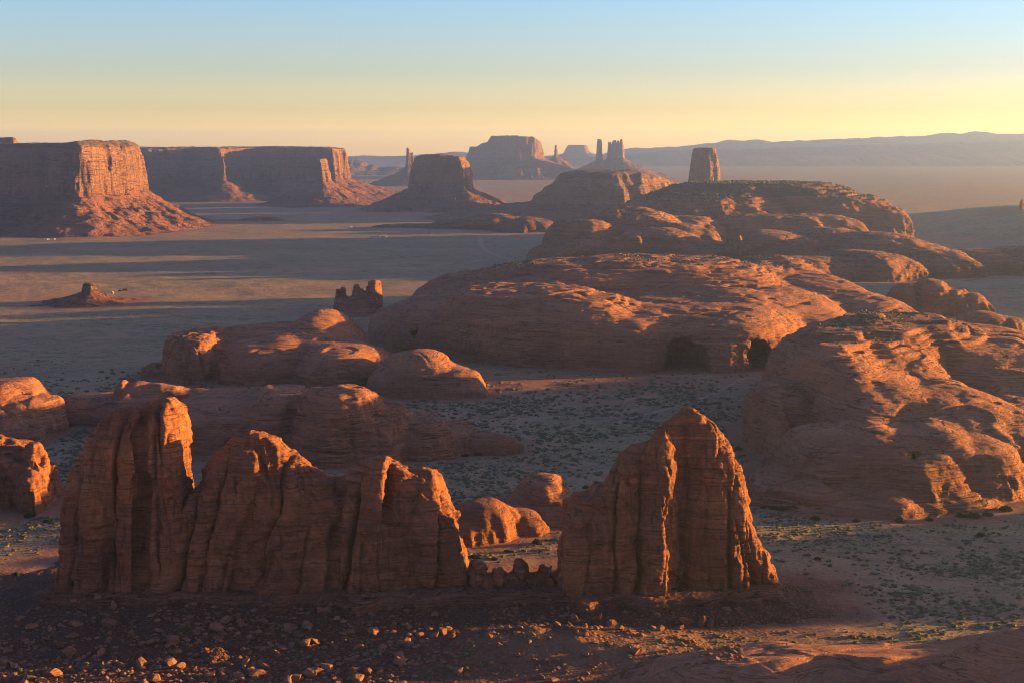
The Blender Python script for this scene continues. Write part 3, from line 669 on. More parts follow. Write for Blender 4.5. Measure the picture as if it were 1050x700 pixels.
# small centre domes
ls = [lobe(497, 512, 930, 36, 30, n=2.4), lobe(480, 524, 922, 30, 28, n=2.6), lobe(528, 522, 942, 32, 26, n=2.2), lobe(545, 535, 938, 22, 18, n=2.2)]
zf = lobes(ls, k=9, warp=5, ws=25, seed=62, rough=1.2)
rock("sandstone_dome", "small red dome with a sunlit top, framed by the gap between fins", "sandstone dome", (W(440, 520, 930)[0], W(565, 520, 930)[0]), (880, 990), .9, zf, M_fin, disp=slick(1.2, .5, 2, 62, .8, .4))
ls = [lobe(556, 487, 985, 32, 32, n=2.6, m=1.8), lobe(550, 508, 980, 52, 40, n=2.6), lobe(590, 520, 975, 34, 30, n=2.2)]
zf = lobes(ls, k=7, warp=5, ws=25, seed=63, rough=1.2)
rock("sandstone_dome", "beehive of shaded rock just left of and behind the pointed fin", "sandstone dome", (W(490, 500, 980)[0], W(625, 500, 980)[0]), (920, 1050), .95, zf, M_dome, disp=slick(1.0, .8, 2.2, 63, .6, .4))
# big right dome
ls = [lobe(925, 324, 1420, 90, 170, n=3, m=2), lobe(880, 332, 1360, 76, 170, n=3, m=2.0), lobe(845, 345, 1290, 58, 150, n=3.2, m=2.0), lobe(1000, 338, 1400, 100, 190, n=3, m=2), lobe(1080, 350, 1420, 90, 190, n=3),
      lobe(880, 385, 1200, 74, 110, n=2.8), lobe(950, 395, 1190, 76, 120, n=3), lobe(1010, 410, 1190, 60, 110, n=3.4), lobe(1060, 400, 1240, 60, 110, n=3),
      lobe(855, 438, 1085, 70, 84, n=2.8), lobe(925, 438, 1075, 68, 84, n=3), lobe(985, 440, 1085, 52, 80, n=4, m=2.1), lobe(1030, 430, 1120, 40, 80, n=4), lobe(800, 395, 1215, 22, 70, n=4, m=2), lobe(786, 400, 1190, 16, 50, n=4.5, m=2),
      lobe(815, 482, 1040, 54, 52, n=2.4), lobe(880, 512, 1003, 40, 28, n=2.2), lobe(908, 517, 998, 22, 20, n=2.2), lobe(960, 500, 1030, 40, 42, n=2.4)]
zf = lobes(ls, k=26, warp=11, ws=90, seed=65, rough=2.5, gully=2.5)
zf = ledged(zf, 66, 78, 4.0, 165)
hx, hz = W(912, 452, 1090)
rock("sandstone_dome", "huge dome at right with a banded dark summit and sunlit right flank", "sandstone dome", (W(735, 400, 1150)[0], W(1200, 350, 1400)[0]), (960, 1650), 1.7, zf, M_dome,
     carve=lambda x, y, z: 7 - np.sqrt(((x - hx) * .6) ** 2 + ((y - 1045) * .25) ** 2 + (z - hz) ** 2), disp=slick(2.4, 1.9, 4.2, 65, 1.8, 1.1),
     split={'summit': (lambda x, y, z: z > 85 + 7 * perlin(x / 40, y / 40), M_cap), 'flank': (lambda x, y, z: np.ones(len(x), bool), M_dome)})

BIG_DOME = ROCKS[-1]
# ================================================================== THE FOREGROUND FINS
YF = 795.0
fx = lambda px, row=550: W(px, row, YF)[0]
fz = lambda row: W(525, row, YF)[1]
def J(tops, bots, r0, r1): return ([fx(a, r0) for a in tops], [W(a, r1, YF - 22)[0] for a in bots], fz(r0), 4.0)
def K(px0, r0, px1, r1, w=.9, d=3.0): return (fx(px0, r0), fz(r0), fx(px1, r1), fz(r1), w, d)
# left tower
o1 = [(52, 640), (55, 600), (57, 530), (63, 495), (78, 468), (98, 440), (118, 420), (135, 413), (150, 411), (176, 409), (185, 416), (193, 438), (198, 468), (196, 484), (190, 496), (190, 530), (186, 560), (186, 600), (188, 640)]
zf = fin_Z(o1, YF, lambda X: 24 - 5 * sstep(fx(175), fx(200), X), n=3.2, m=2.4, seed=70, yshift=lambda X: 3 * sstep(fx(128), fx(120), X) - 4 + 7 * sstep(fx(146), fx(158), X) - 4 * sstep(fx(160), fx(164), X) + 6 * sstep(fx(172), fx(198), X))
def d70(V, N):
    return columns(13, 70, 1.5, 70, .5, .7, cracks=[K(158, 480, 150, 600, 2.4, 4), K(128, 470, 118, 600, 1.3, 3), K(166, 409, 176, 470, .9, 2.5)],
                   joints=J([30, 92, 114, 130, 150, 167, 205], [30, 76, 95, 116, 146, 168, 205], 440, 615), swell=7.0)(V, N)
rock("rock_tower", "tall blunt tower at the left end of the foreground fins, glowing right edge", "rock tower", (fx(30), fx(215)), (760, 835), .8, zf, M_fin, disp=d70)
# middle fin
o2 = [(136, 640), (142, 600), (166, 560), (186, 520), (200, 488), (216, 467), (236, 448), (258, 441), (280, 447), (300, 462), (317, 482), (335, 491), (346, 492), (358, 483), (370, 473), (396, 464), (412, 474), (424, 481), (432, 482), (447, 485), (456, 500), (466, 522), (474, 540), (480, 580), (483, 612), (486, 640)]
zf = fin_Z(o2, YF, lambda X: 25 - 4 * sstep(fx(440), fx(480), X), n=2.6, m=2.1, seed=72, yshift=lambda X: -4 * sstep(fx(345), fx(352), X) * (1 - sstep(fx(395), fx(402), X)) + 3 * sstep(fx(300), fx(315), X))
cr = [K(286, 560, 262, 625, .9, 1.6), K(322, 530, 305, 620, .8, 1.6), K(375, 545, 374, 620, .7, 1.5), K(246, 545, 228, 620, .7, 1.4)]
rock("rock_fin", "broad humped fin in the middle of the foreground rock wall", "rock fin", (fx(110), fx(510)), (750, 840), .8, zf, M_fin,
     disp=columns(22, 60, 1.5, 72, .5, .6, cracks=cr, lean=.3, bed=.3, joints=J([120, 172, 206, 234, 266, 300, 346, 372, 402, 432, 458, 500], [120, 146, 176, 204, 232, 262, 330, 354, 388, 416, 446, 500], 480, 620), swell=8.0))
# low broken wall
ls = [lobe(530, 588, 790, 56, 10, n=6, m=2), lobe(491, 574, 790, 13, 12, n=4, m=2.2), lobe(513, 582, 789, 11, 11, n=4, m=2.2), lobe(536, 571, 792, 15, 12, n=2.6, m=1.9), lobe(558, 575, 789, 13, 12, n=3.4, m=2), lobe(576, 578, 790, 12, 12, n=3), lobe(524, 592, 783, 9, 8, n=3), lobe(549, 590, 782, 12, 9, n=3), lobe(501, 592, 783, 9, 8, n=3)]
zf = lobes(ls, k=1.6, warp=3, ws=14, seed=73, rough=.8)
rock("rock_wall", "low wall of rounded blocks bridging the gap between the two fins", "rock wall", (fx(470), fx(596)), (765, 825), .65, zf, M_fin, disp=columns(7, 14, 1.4, 73, .4, 1.2))
# pointed fin
o4 = [(570, 640), (573, 600), (576, 540), (580, 522), (590, 512), (604, 510), (609, 502), (620, 500), (626, 484), (634, 468), (648, 458), (660, 456), (667, 448), (676, 434), (688, 424), (703, 421), (719, 423), (733, 433), (744, 447), (754, 462), (763, 478), (770, 498), (777, 520), (790, 564), (801, 590), (809, 612), (815, 640)]
def sh4(X): return 5 * sstep(fx(674), fx(700), X) - 3 * sstep(fx(612), fx(606), X) + 3 * sstep(fx(765), fx(775), X)
zf = fin_Z(o4, YF - 2, lambda X: 25 - 9 * sstep(fx(674), fx(700), X) - 3 * sstep(fx(750), fx(800), X), n=3.4, m=2.2, seed=75, yshift=sh4)
cr = [K(745, 500, 745, 612, 1.2, 2.4), K(765, 530, 778, 612, 1, 2.)]
rock("rock_fin", "tall pointed fin at right of the foreground with a golden crevice down its face", "rock fin", (fx(550), fx(830)), (740, 845), .75, zf, M_fin,
     disp=columns(12, 80, 1.6, 75, .5, .7, cracks=cr, joints=J([556, 608, 630, 656, 702, 744, 765, 815], [556, 606, 628, 650, 704, 750, 778, 815], 490, 612), swell=6.0))
# the bedded ledge they all stand on
p = [(fx(46, 620), 766), (fx(90, 620), 760), (fx(150, 620), 764), (fx(230, 620), 763), (fx(330, 620), 758), (fx(372, 620), 751), (fx(420, 620), 758), (fx(500, 620), 762), (fx(570, 620), 757), (fx(625, 620), 752), (fx(700, 620), 760), (fx(808, 620), 768), (fx(810, 620), 806), (fx(700, 620), 824), (fx(480, 620), 812), (fx(300, 620), 822), (fx(60, 620), 820)]
zf = mesa_Z(p, lambda X, Y: 9.8 - 2.0 * sstep(0, 120, X), 3.8, lambda X, Y: (30 + 20 * sstep(-80, -160, X) - 14 * sstep(40, 110, X)) * (1 + .35 * fbm(X / 30, Y / 30, 0, 3, 78)), bat=4.0, fl=8.0, fs=22, seed=77, tp=1.3, topvar=1.6, tal_r=.12, prof=([0, .15, .2, .4, .45, .7, .75, 1], [0, .3, .32, .6, .62, .86, .88, 1]))
def d77(V, N):
    x, y, z = V[:, 0], V[:, 1], V[:, 2]
    f1, f2, c = voronoi(x / 5, y / 5, z / 1.7, 77)
    st = 1 - sstep(.4, .8, N[:, 2])
    return N * (1.1 * (c - .5) * st - .7 * np.exp(-((f2 - f1) / .08) ** 2) * st + .35 * fbm(x / 3, y / 3, z / 3, 4, 77) + 2.2 * st * layers(z, 2.3, 77, .85))[:, None]
rock("rock_ledge", "dark thinly bedded ledge and rubble skirt that the foreground fins stand on", "rock ledge", (fx(10, 620), fx(850, 620)), (690, 870), .8, zf, M_plinth, disp=d77,
     split={'ledge': (lambda x, y, z: zf.cliff(x, y), M_plinth), 'talus': (lambda x, y, z: np.ones(len(x), bool), M_scree)})

LEDGE = ROCKS[-1]
# slickrock in the lower right corner
def zf(X, Y):
    pr = [(600, 706), (640, 688), (680, 675), (730, 667), (800, 663), (880, 661), (960, 659)]
    s1 = np.interp(X, [W(a, b, 655)[0] for a, b in pr] + [330], [W(a, b, 655)[1] for a, b in pr] + [40])
    edge = 658 + 6 * perlin(X / 40, 0, 0, 80); d = edge - Y; cr = 48 + 12 * perlin(X / 28, 1.5, 0, 84)
    z1 = s1 + .22 * np.clip(d, 0, cr) - .26 * np.maximum(d - cr, 0) - np.where(d < 0, (-d) ** 1.35 * .3, 0)
    q2 = [(800, 790), (860, 735), (905, 702), (950, 678), (975, 665), (1000, 656), (1050, 641), (1100, 632), (1200, 622)]
    h2 = np.interp(X, [W(a, b, 552)[0] for a, b in q2], [W(a, b, 552)[1] for a, b in q2])
    e2 = 530 + .12 * X; d2 = e2 - Y
    z2 = h2 - np.where(d2 > 0, .30 * d2, 0) - np.where(d2 < 0, (-d2) * .9, 0)
    Z = smax(z1, z2, 8.)
    return Z + 1.0 * fbm(X / 30, Y / 18, 0, 4, 81) - 1.2 * joints2(X, Y * 1.6, 82, 44., 1.2)
rock("slickrock_slope", "bare ribbed slickrock slope in the lower right corner, upper lip sunlit", "rock slope", (0, 330), (400, 720), 1.0, zf, M_slick, disp=slick(.8, 1.0, 2.4, 80, .2, .35, tilt=(.30, .22)), zmin=-4)

# ================================================================== GROUND
def ground_h(x, y):
    far = sstep(2500, 9000, y)
    h = 2.2 * fbm(x / 210, y / 260, 0, 3, 90) + .55 * fbm(x / 34, y / 34, 0, 3, 91) * (1 - far)
    h = h + 5 * far * fbm(x / 700, y / 1500, 0, 3, 92)
    h = h - 3.0 * (1 - sstep(690, 760, y)) * (1 - sstep(-80, 120, x))
    h = h + (8.5 + 2 * fbm(x / 14, y / 14, 0, 3, 98)) * np.exp(-((x - 15) / 75) ** 2 - ((y - 712) / 26) ** 2)
    # rising bench far right
    h = h + 62 * sstep(W(925, 200, 4300)[0], W(1110, 200, 4300)[0], x) * sstep(3560, 4150, y) * (1 - sstep(4700, 5600, y)) * sstep(0, 900, 8000 - y)
    # unseen ridge added right of the frame, shaped to shade the valley floor in bands
    rim = .38 * y + 230 + 60 * perlin(0, y / 300, 0, 95) + 0
    hr = np.interp(y, SHADE_RIM_Y, SHADE_RIM_H)
    hr = np.maximum(hr + 12 * fbm(0, y / 60, x / 400, 4, 99) * (hr > 5), 0)
    h = h + hr * sstep(0, 120, x - rim) * sstep(200, 500, y)
    return h
SHADE_RIM_Y = [400, 620, 830, 870, 900, 1040, 1080, 1120, 1500, 1560, 1900, 2000, 2060, 2500, 2620, 2660, 2722, 2734, 2766, 2778, 2840, 2880, 3000, 3300, 3700, 4000]
SHADE_RIM_H = [60, 4, 4, 34, 50, 52, 36, 30, 24, 60, 80, 60, 20, 20, 20, 170, 170, 40, 40, 170, 170, 30, 80, 90, 80, 0]
def rock_near(x, y, pad=30):
    m = np.full(x.shape, -60.)
    for (xr, yr, Zf) in ROCKS:
        k = (x > xr[0] - pad) & (x < xr[1] + pad) & (y > yr[0] - pad) & (y < yr[1] + pad)
        if k.any(): m[k] = np.maximum(m[k], Zf(x[k], y[k]))
    return m
t = np.concatenate([np.linspace(-1.1, -.44, 90)[:-1], np.linspace(-.44, .44, 640), np.linspace(.44, 1.1, 90)[1:]])
yy = np.concatenate([np.linspace(-300, 640, 40)[:-1], np.arange(640, 1700, 2.2), 1700 * (30000 / 1700) ** np.linspace(0, 1, 430)[1:]])
T_, Y_ = np.meshgrid(t, yy, indexing='ij')
X_ = T_ * (np.maximum(Y_, -250) + 420)
Zg = ground_h(X_, Y_)
gidx = np.arange(X_.size).reshape(X_.shape)
gq = np.stack([gidx[:-1, :-1], gidx[1:, :-1], gidx[1:, 1:], gidx[:-1, 1:]], -1).reshape(-1, 4)
gme = mesh_np("ground", np.stack([X_.ravel(), Y_.ravel(), Zg.ravel()], 1), gq)
rn = rock_near(X_.ravel(), Y_.ravel(), 60)
sand = sstep(-20, -3, rn + 7 * fbm(X_.ravel() / 45, Y_.ravel() / 45, 0, 3, 96))
# bare red wash below the great dome and the bare ground at the foot of the pointed fin
wx, wy = G(560, 397); sand = np.maximum(sand, np.exp(-((X_.ravel() - wx - 10) / 190) ** 2 - ((Y_.ravel() - wy - 25) / 55) ** 2) * 1.3)
wx, wy = G(810, 628); sand = np.maximum(sand, np.exp(-((X_.ravel() - wx) / 26) ** 2 - ((Y_.ravel() - wy) / 18) ** 2))
sand = np.maximum(sand, 1 - sstep(690, 745, Y_.ravel() + .12 * X_.ravel() + 10 * fbm(X_.ravel() / 30, Y_.ravel() / 30, 0, 3, 97)) * 1.0 * 1)
rub = (1 - sstep(722, 752, Y_.ravel() + .10 * X_.ravel() + 9 * fbm(X_.ravel() / 30, Y_.ravel() / 30, 0, 3, 97))) 
_k = (Y_.ravel() > 660) & (Y_.ravel() < 840) & (np.abs(X_.ravel()) < 330); _l = np.full(X_.size, -99.); _l[_k] = LEDGE[2](X_.ravel()[_k], Y_.ravel()[_k])
rub = rub * (1 - .7 * sstep(-60, 40, X_.ravel())); rub = np.maximum(rub, sstep(-13, -1, _l + 5 * fbm(X_.ravel() / 12, Y_.ravel() / 12, 0, 3, 94)) * (1 - .35 * sstep(0, 100, X_.ravel())))
at = gme.attributes.new("rubble", 'FLOAT', 'POINT'); at.data.foreach_set("value", np.clip(rub, 0, 1).astype(np.float32))
at = gme.attributes.new("sand", 'FLOAT', 'POINT'); at.data.foreach_set("value", np.clip(sand, 0, 1).astype(np.float32))
def ground_mat():
    t = NT("desert_floor")
    a = t.n.new("ShaderNodeAttribute"); a.attribute_name = "sand"; sand = a.outputs["Fac"]
    big = t.noise(t.pos(.0035, .0035, 0), 1, 5, .6); mid = t.noise(t.pos(.02, .02, 0, (3, 1, 0)), 1, 5, .65)
    soil = t.mix(t.rng(big, .35, .65), (.32, .168, .098), (.27, .155, .094))
    soil = t.mix(t.rng(mid, .35, .7), soil, (.37, .21, .125))
    red = t.mix(t.rng(mid, .3, .7), (.24, .095, .058), (.30, .13, .08))
    sn = t.noise(t.pos(.34, .34, 0), 1, 4, .7); sf = t.noise(t.pos(.055, .055, 0, (4, 4, 0)), 1, 4, .75)
    cover = t.rng(t.noise(t.pos(.008, .008, 0, (7, 2, 0)), 1, 4, .6), .3, .6, .35, 1.0)
    spk = t.math('MAXIMUM', t.rng(sn, .50, .58), t.math('MULTIPLY', t.rng(sf, .46, .60), .8))
    spk = t.math('MULTIPLY', spk, cover)
    scr = t.mix(t.rng(big, .4, .6), (.098, .088, .050), (.128, .104, .056))
    gr = t.noise(t.pos(.0011, .0045, 0, (1, 6, 0)), 1, 4, .6)
    soil = t.mix(t.math('MULTIPLY', t.rng(gr, .47, .60), .8), soil, (.35, .205, .10))
    wn_ = t.noise(t.pos(.0016, .0028, 0, (4, 1, 0)), 1, 5, .55, 1.2)
    wash = t.math('MULTIPLY', t.rng(t.math('ABSOLUTE', t.math('SUBTRACT', wn_, .5)), .022, .006), t.rng(mid, .3, .55))
    veg = t.mix(spk, soil, scr)
    veg = t.mix(t.math('MULTIPLY', wash, .65), veg, (.37, .19, .115))
    patch = t.rng(t.noise(t.pos(.0018, .005, 0, (9, 9, 0)), 1, 4, .6), .52, .66)
    veg = t.mix(t.math('MULTIPLY', patch, .5), veg, (.30, .13, .075))
    bare = t.mix(t.math('MULTIPLY', t.rng(sn, .58, .64), .5), red, (.10, .06, .04))
    col = t.mix(sand, veg, bare)
    a2 = t.n.new("ShaderNodeAttribute"); a2.attribute_name = "rubble"; rb = a2.outputs["Fac"]
    vd = t.voro(t.pos(.42, .42, .42), 1); vc = t.voro(t.pos(.42, .42, .42), 1, 'F1', "Color"); v2 = t.voro(t.pos(1.1, 1.1, 1.1), 1); n6 = t.noise(t.pos(.06, .06, .06), 1, 4, .6)
    stones = t.mix(t.rng(vd, .28, .55), t.mix(t.rng(vc, .2, .8), (.13, .05, .032), (.24, .092, .058)), (.092, .038, .027))
    stones = t.mix(t.rng(n6, .45, .62), stones, t.mix(t.rng(v2, .2, .6), (.17, .068, .046), (.085, .038, .03)))
    col = t.mix(rb, col, stones)
    h = t.math('ADD', t.math('MULTIPLY', sn, 1.1), t.math('MULTIPLY', t.noise(t.pos(1.1, 1.1, 1.1), 1, 4, .7), .35))
    h = t.math('ADD', h, t.math('MULTIPLY', sf, 2.5))
    h = t.math('ADD', h, t.math('MULTIPLY', rb, t.rng(vd, .1, .6, 1.2, 0.)))
    return t.out(col, t.bump(h, 1.0, .8))
M_ground = ground_mat()
tag(link("ground", gme, M_ground), kind='structure')


# ------------------------------------------------------------------ shrubs and boulders
rnd = np.random.RandomState(21)
def ico(sub):
    p = (1 + 5 ** .5) / 2
    v = [(-1, p, 0), (1, p, 0), (-1, -p, 0), (1, -p, 0), (0, -1, p), (0, 1, p), (0, -1, -p), (0, 1, -p), (p, 0, -1), (p, 0, 1), (-p, 0, -1), (-p, 0, 1)]
    f = [(0, 11, 5), (0, 5, 1), (0, 1, 7), (0, 7, 10), (0, 10, 11), (1, 5, 9), (5, 11, 4), (11, 10, 2), (10, 7, 6), (7, 1, 8), (3, 9, 4), (3, 4, 2), (3, 2, 6), (3, 6, 8), (3, 8, 9), (4, 9, 5), (2, 4, 11), (6, 2, 10), (8, 6, 7), (9, 8, 1)]
    v = [np.array(a) / np.linalg.norm(a) for a in v]
    for _ in range(sub):
        c = {}; g = []
        def mid(a, b):
            k = (min(a, b), max(a, b))
            if k not in c:
                m = v[a] + v[b]; v.append(m / np.linalg.norm(m)); c[k] = len(v) - 1
            return c[k]
        for a, b, d in f:
            x, y, z = mid(a, b), mid(b, d), mid(d, a); g += [(a, x, z), (b, y, x), (d, z, y), (x, y, z)]
        f = g
    return np.array(v), np.array(f)
def veg_mat(name, a, b):
    t = NT(name); n = t.noise(t.pos(.25, .25, .25), 1, 3, .6)
    return t.out(t.mix(t.rng(n, .35, .65), a, b))
M_shrub = veg_mat("sagebrush", (.072, .062, .038), (.125, .103, .060))
M_juniper = veg_mat("juniper", (.028, .042, .020), (.055, .066, .032))
# low brush: nobody could count it
N0 = 110000
yy0 = 660 * (1720 / 660) ** rnd.rand(N0) ; tt = rnd.uniform(-.43, .43, N0)
bx0 = tt * yy0; by0 = yy0
cov = fbm(bx0 / 70, by0 / 70, 0, 3, 61) + .35 * fbm(bx0 / 15, by0 / 15, 0, 2, 62)
rn0 = rock_near(bx0, by0, 40)
front = sstep(705, 750, by0 + .12 * bx0)
keep = (rn0 < -5) & (rnd.rand(N0) < np.clip(.42 + .85 * cov, .04, 1) * sstep(-3, -13, rn0) * (.22 + .78 * front) * (1 - .95 * sstep(1380, 1700, by0 + 120 * fbm(bx0 / 90, by0 / 140, 0, 2, 63))))
wx, wy = G(810, 628)
keep &= ~((((bx0 - wx) / 28) ** 2 + ((by0 - wy) / 19) ** 2 < 1) & (rnd.rand(N0) < .8))
bx0, by0 = bx0[keep], by0[keep]; nb = len(bx0)
bz0 = ground_h(bx0, by0)
iv, if_ = ico(0)
tmpl = []
for k in range(6):
    r = 1 + .45 * (rnd.rand(12) - .5)
    v = iv * r[:, None]; v = v * [1, 1, .62] + [0, 0, .30]
    tmpl.append(v)
tmpl = np.array(tmpl)
sc = (.45 + 1.3 * rnd.rand(nb) ** 3) * (.85 + .5 * sstep(900, 1500, by0)); an = rnd.rand(nb) * 6.28; wi = rnd.randint(0, 6, nb)
v = tmpl[wi]; asp = 1 + .6 * rnd.rand(nb)
vx = v[:, :, 0] * asp[:, None]; vy = v[:, :, 1]
c, s_ = np.cos(an)[:, None], np.sin(an)[:, None]
SV = np.stack([(vx * c - vy * s_) * sc[:, None] * 1.25 + bx0[:, None], (vx * s_ + vy * c) * sc[:, None] * 1.25 + by0[:, None], v[:, :, 2] * sc[:, None] + bz0[:, None] - .1], 2).reshape(-1, 3)
SF = (np.arange(nb)[:, None, None] * 12 + if_[None]).reshape(-1, 3)
def cap_brush(n, xr, yr, Zf, ok, size, seed):
    r = np.random.RandomState(seed); x = r.uniform(*xr, n); y = r.uniform(*yr, n); z = Zf(x, y); e = 4.
    sl = np.hypot(Zf(x + e, y) - z, Zf(x, y + e) - z) / e
    k = ok(x, y, z) & (sl < .4) & (fbm(x / 50, y / 30, 0, 3, seed) > -.12); x, y, z = x[k], y[k], z[k]; m = len(x)
    v = tmpl[r.randint(0, 6, m)] * (size * (.6 + .9 * r.rand(m) ** 2))[:, None, None] + np.stack([x, y, z - .5], 1)[:, None]
    return v.reshape(-1, 3)
extra = [cap_brush(5000, *BIG_DOME, lambda x, y, z: z > 80, 1.5, 5), cap_brush(9000, *MAIN_DOME, lambda x, y, z: (z > 66) & (y > 2010), 1.7, 6), cap_brush(16000, *CAP_MESA, lambda x, y, z: z > 112, 3.0, 7)]
for v in extra:
    SF = np.concatenate([SF, (len(SV) + np.arange(len(v) // 12)[:, None, None] * 12 + if_[None]).reshape(-1, 3)]); SV = np.concatenate([SV, v])
o = link("brush", mesh_np("brush", SV, SF, False), M_shrub); tag(o, kind='stuff'); o['label'] = "low sagebrush dotted over the valley floor"

# larger dark bushes, each a thing of its own: a ball of small leaf faces on short stems
def bush_mesh(seed):
    r = np.random.RandomState(seed); n = 420
    d = r.normal(size=(n, 3)); d /= np.linalg.norm(d, axis=1)[:, None]; d[:, 2] = np.abs(d[:, 2]) * .9 - .12
    rad = (.62 + .38 * r.rand(n) ** .5) * (1 + .28 * fbm(d[:, 0] * 1.6 + seed, d[:, 1] * 1.6, d[:, 2] * 1.6, 2, seed))
    C = d * rad[:, None] * [1, 1, .85] + [0, 0, .22]
    a = r.normal(size=(n, 3)); a /= np.linalg.norm(a, axis=1)[:, None]; b = np.cross(a, r.normal(size=(n, 3))); b /= np.linalg.norm(b, axis=1)[:, None]
    s = (.11 + .09 * r.rand(n))[:, None]
    V = np.stack([C - a * s, C + b * s * .8, C + a * s, C - b * s * .8], 1).reshape(-1, 3); V[:, 2] = np.maximum(V[:, 2], -.05)
    return mesh_np("foliage", V, np.arange(n * 4).reshape(n, 4), False)
def stem_mesh(seed):
    r = np.random.RandomState(seed); V = []; Q = []
    for k in range(4):
        a = r.rand() * 6.28; tip = np.array([math.cos(a) * .5, math.sin(a) * .5, .62]); i = len(V)
        for j in range(4):
            o_ = np.array([math.cos(j * 1.57), math.sin(j * 1.57), 0]); V.append(o_ * .07 + [0, 0, -.2]); V.append(o_ * .025 + tip)
        for j in range(4): Q.append((i + 2 * j, i + 2 * ((j + 1) % 4), i + 2 * ((j + 1) % 4) + 1, i + 2 * j + 1))
    return mesh_np("stems", np.array(V), np.array(Q), False)
bms = [(bush_mesh(k), stem_mesh(k)) for k in range(5)]
for a, b in bms: a.materials.append(M_juniper); b.materials.append(M_rubble)
BUSHES = [(776, 511, 2.2, "dark bush at the left foot of the huge right dome"), (788, 514, 2.8, "second dark bush from the left under the huge right dome"), (797, 516, 3.2, "dark round bush under the lower left slope of the huge right dome"),
  (836, 532, 3.6, "dark bush just left of the small orange knob at the dome foot"), (878, 534, 2.6, "bush directly below the small orange knob at the dome foot"), (922, 533, 3.4, "dark bush right of the small orange knob at the dome foot"),
  (949, 529, 2.6, "small bush between knob and sunlit buttress of the right dome"), (975, 521, 3.4, "leftmost bush of the clump by the sunlit buttress"), (984, 519, 4.2, "largest bush of the clump by the sunlit buttress"), (1000, 519, 3.6, "middle bush of the clump by the sunlit buttress"), (1020, 516, 4.4, "bright green bush in the shade right of the sunlit buttress"),
  (551, 558, 3.2, "dark bush in the gap between the fins, under the beehive rock"), (486, 572, 2.8, "golden lit bush at the right edge of the middle fin"), (507, 574, 2.2, "small bush on the sunlit sand in the fin gap"), (520, 566, 1.8, "small dark bush on the edge of the sunlit sand in the gap"),
  (41, 520, 3.6, "dark bush at the foot of the squat rock at far left"), (50, 534, 3.4, "dark bush touching the left edge of the blunt tower"), (17, 590, 2.4, "dark bush on the sand left of the blunt tower"), (478, 459, 3.0, "dark bush at the right end of the blunt dome"), (492, 456, 3.4, "bush tucked against the low tail of the blunt dome"),
  (757, 460, 3.0, "lone dark bush on the plain right of the pointed fin tip"), (600, 500, 2.4, "lone bush on the plain left of the pointed fin"), (1005, 548, 2.6, "dark bush alone on the open ground at far right"), (838, 575, 2.0, "bush with a warm lit side on open ground right of the pointed fin"), (700, 483, 2.2, "bush behind the pointed fin on the shaded plain"), (772, 437, 3.4, "dark bush in the cleft at the left end of the right dome")]
for k, (px, py, r_, lab) in enumerate(BUSHES):
    x, y = G(px, py)
    for _ in range(60):
        if rock_near(np.array([x]), np.array([y]), 5)[0] < -1.5: break
        y -= 1.5
    z = float(ground_h(np.array([x]), np.array([y]))[0])
    root = bpy.data.objects.new("bush", None); COL.objects.link(root); root.location = (x, y, z - .1); root.scale = (r_, r_, r_ * (.75 + .2 * (k % 3) / 2)); root.rotation_euler = (0, 0, k * 1.7)
    tag(root, lab, "bush", "larger dark bushes round the rocks")
    a, b = bms[k % 5]
    for nm, me in (("foliage", a), ("stems", b)):
        c_ = bpy.data.objects.new(nm, me); COL.objects.link(c_); c_.parent = root

# boulders
def boulder_mesh(seed):
    r = np.random.RandomState(seed); v, f = ico(3); v = v * (1 + .0 * v)
    v = v * [1, .8 + .3 * r.rand(), .62 + .35 * r.rand()]
    for _ in range(13):
        n = r.normal(size=3); n /= np.linalg.norm(n); d = .42 + .33 * r.rand()
        e = v @ n - d; v = v - np.where(e > 0, e, 0)[:, None] * n * .97
    v = v * (1 + .05 * fbm(v[:, 0] * 3 + seed, v[:, 1] * 3, v[:, 2] * 3, 3, seed))[:, None]
    m = mesh_np("boulder", v, f, False); m.materials.append(M_rubble); return m
bm = [boulder_mesh(40 + k) for k in range(10)]
def boulder(x, y, r_, k, lab, group, tilt=None, sc_=(1, 1, 1), sink=.25):
    while float(rock_near(np.array([x]), np.array([y]), 2)[0]) > 8: y -= 2.0
    z = float(ground_h(np.array([x]), np.array([y]))[0]); z = max(z, float(rock_near(np.array([x]), np.array([y]), 2)[0]))
    o = bpy.data.objects.new("boulder", bm[k % 10]); COL.objects.link(o)
    o.location = (x, y, z + r_ * sc_[2] * (.55 - sink)); o.scale = (r_ * sc_[0], r_ * sc_[1], r_ * sc_[2]); o.rotation_euler = tilt or (rnd.uniform(-.4, .4), rnd.uniform(-.4, .4), rnd.uniform(0, 6.28))
    tag(o, lab, "boulder", group); return o
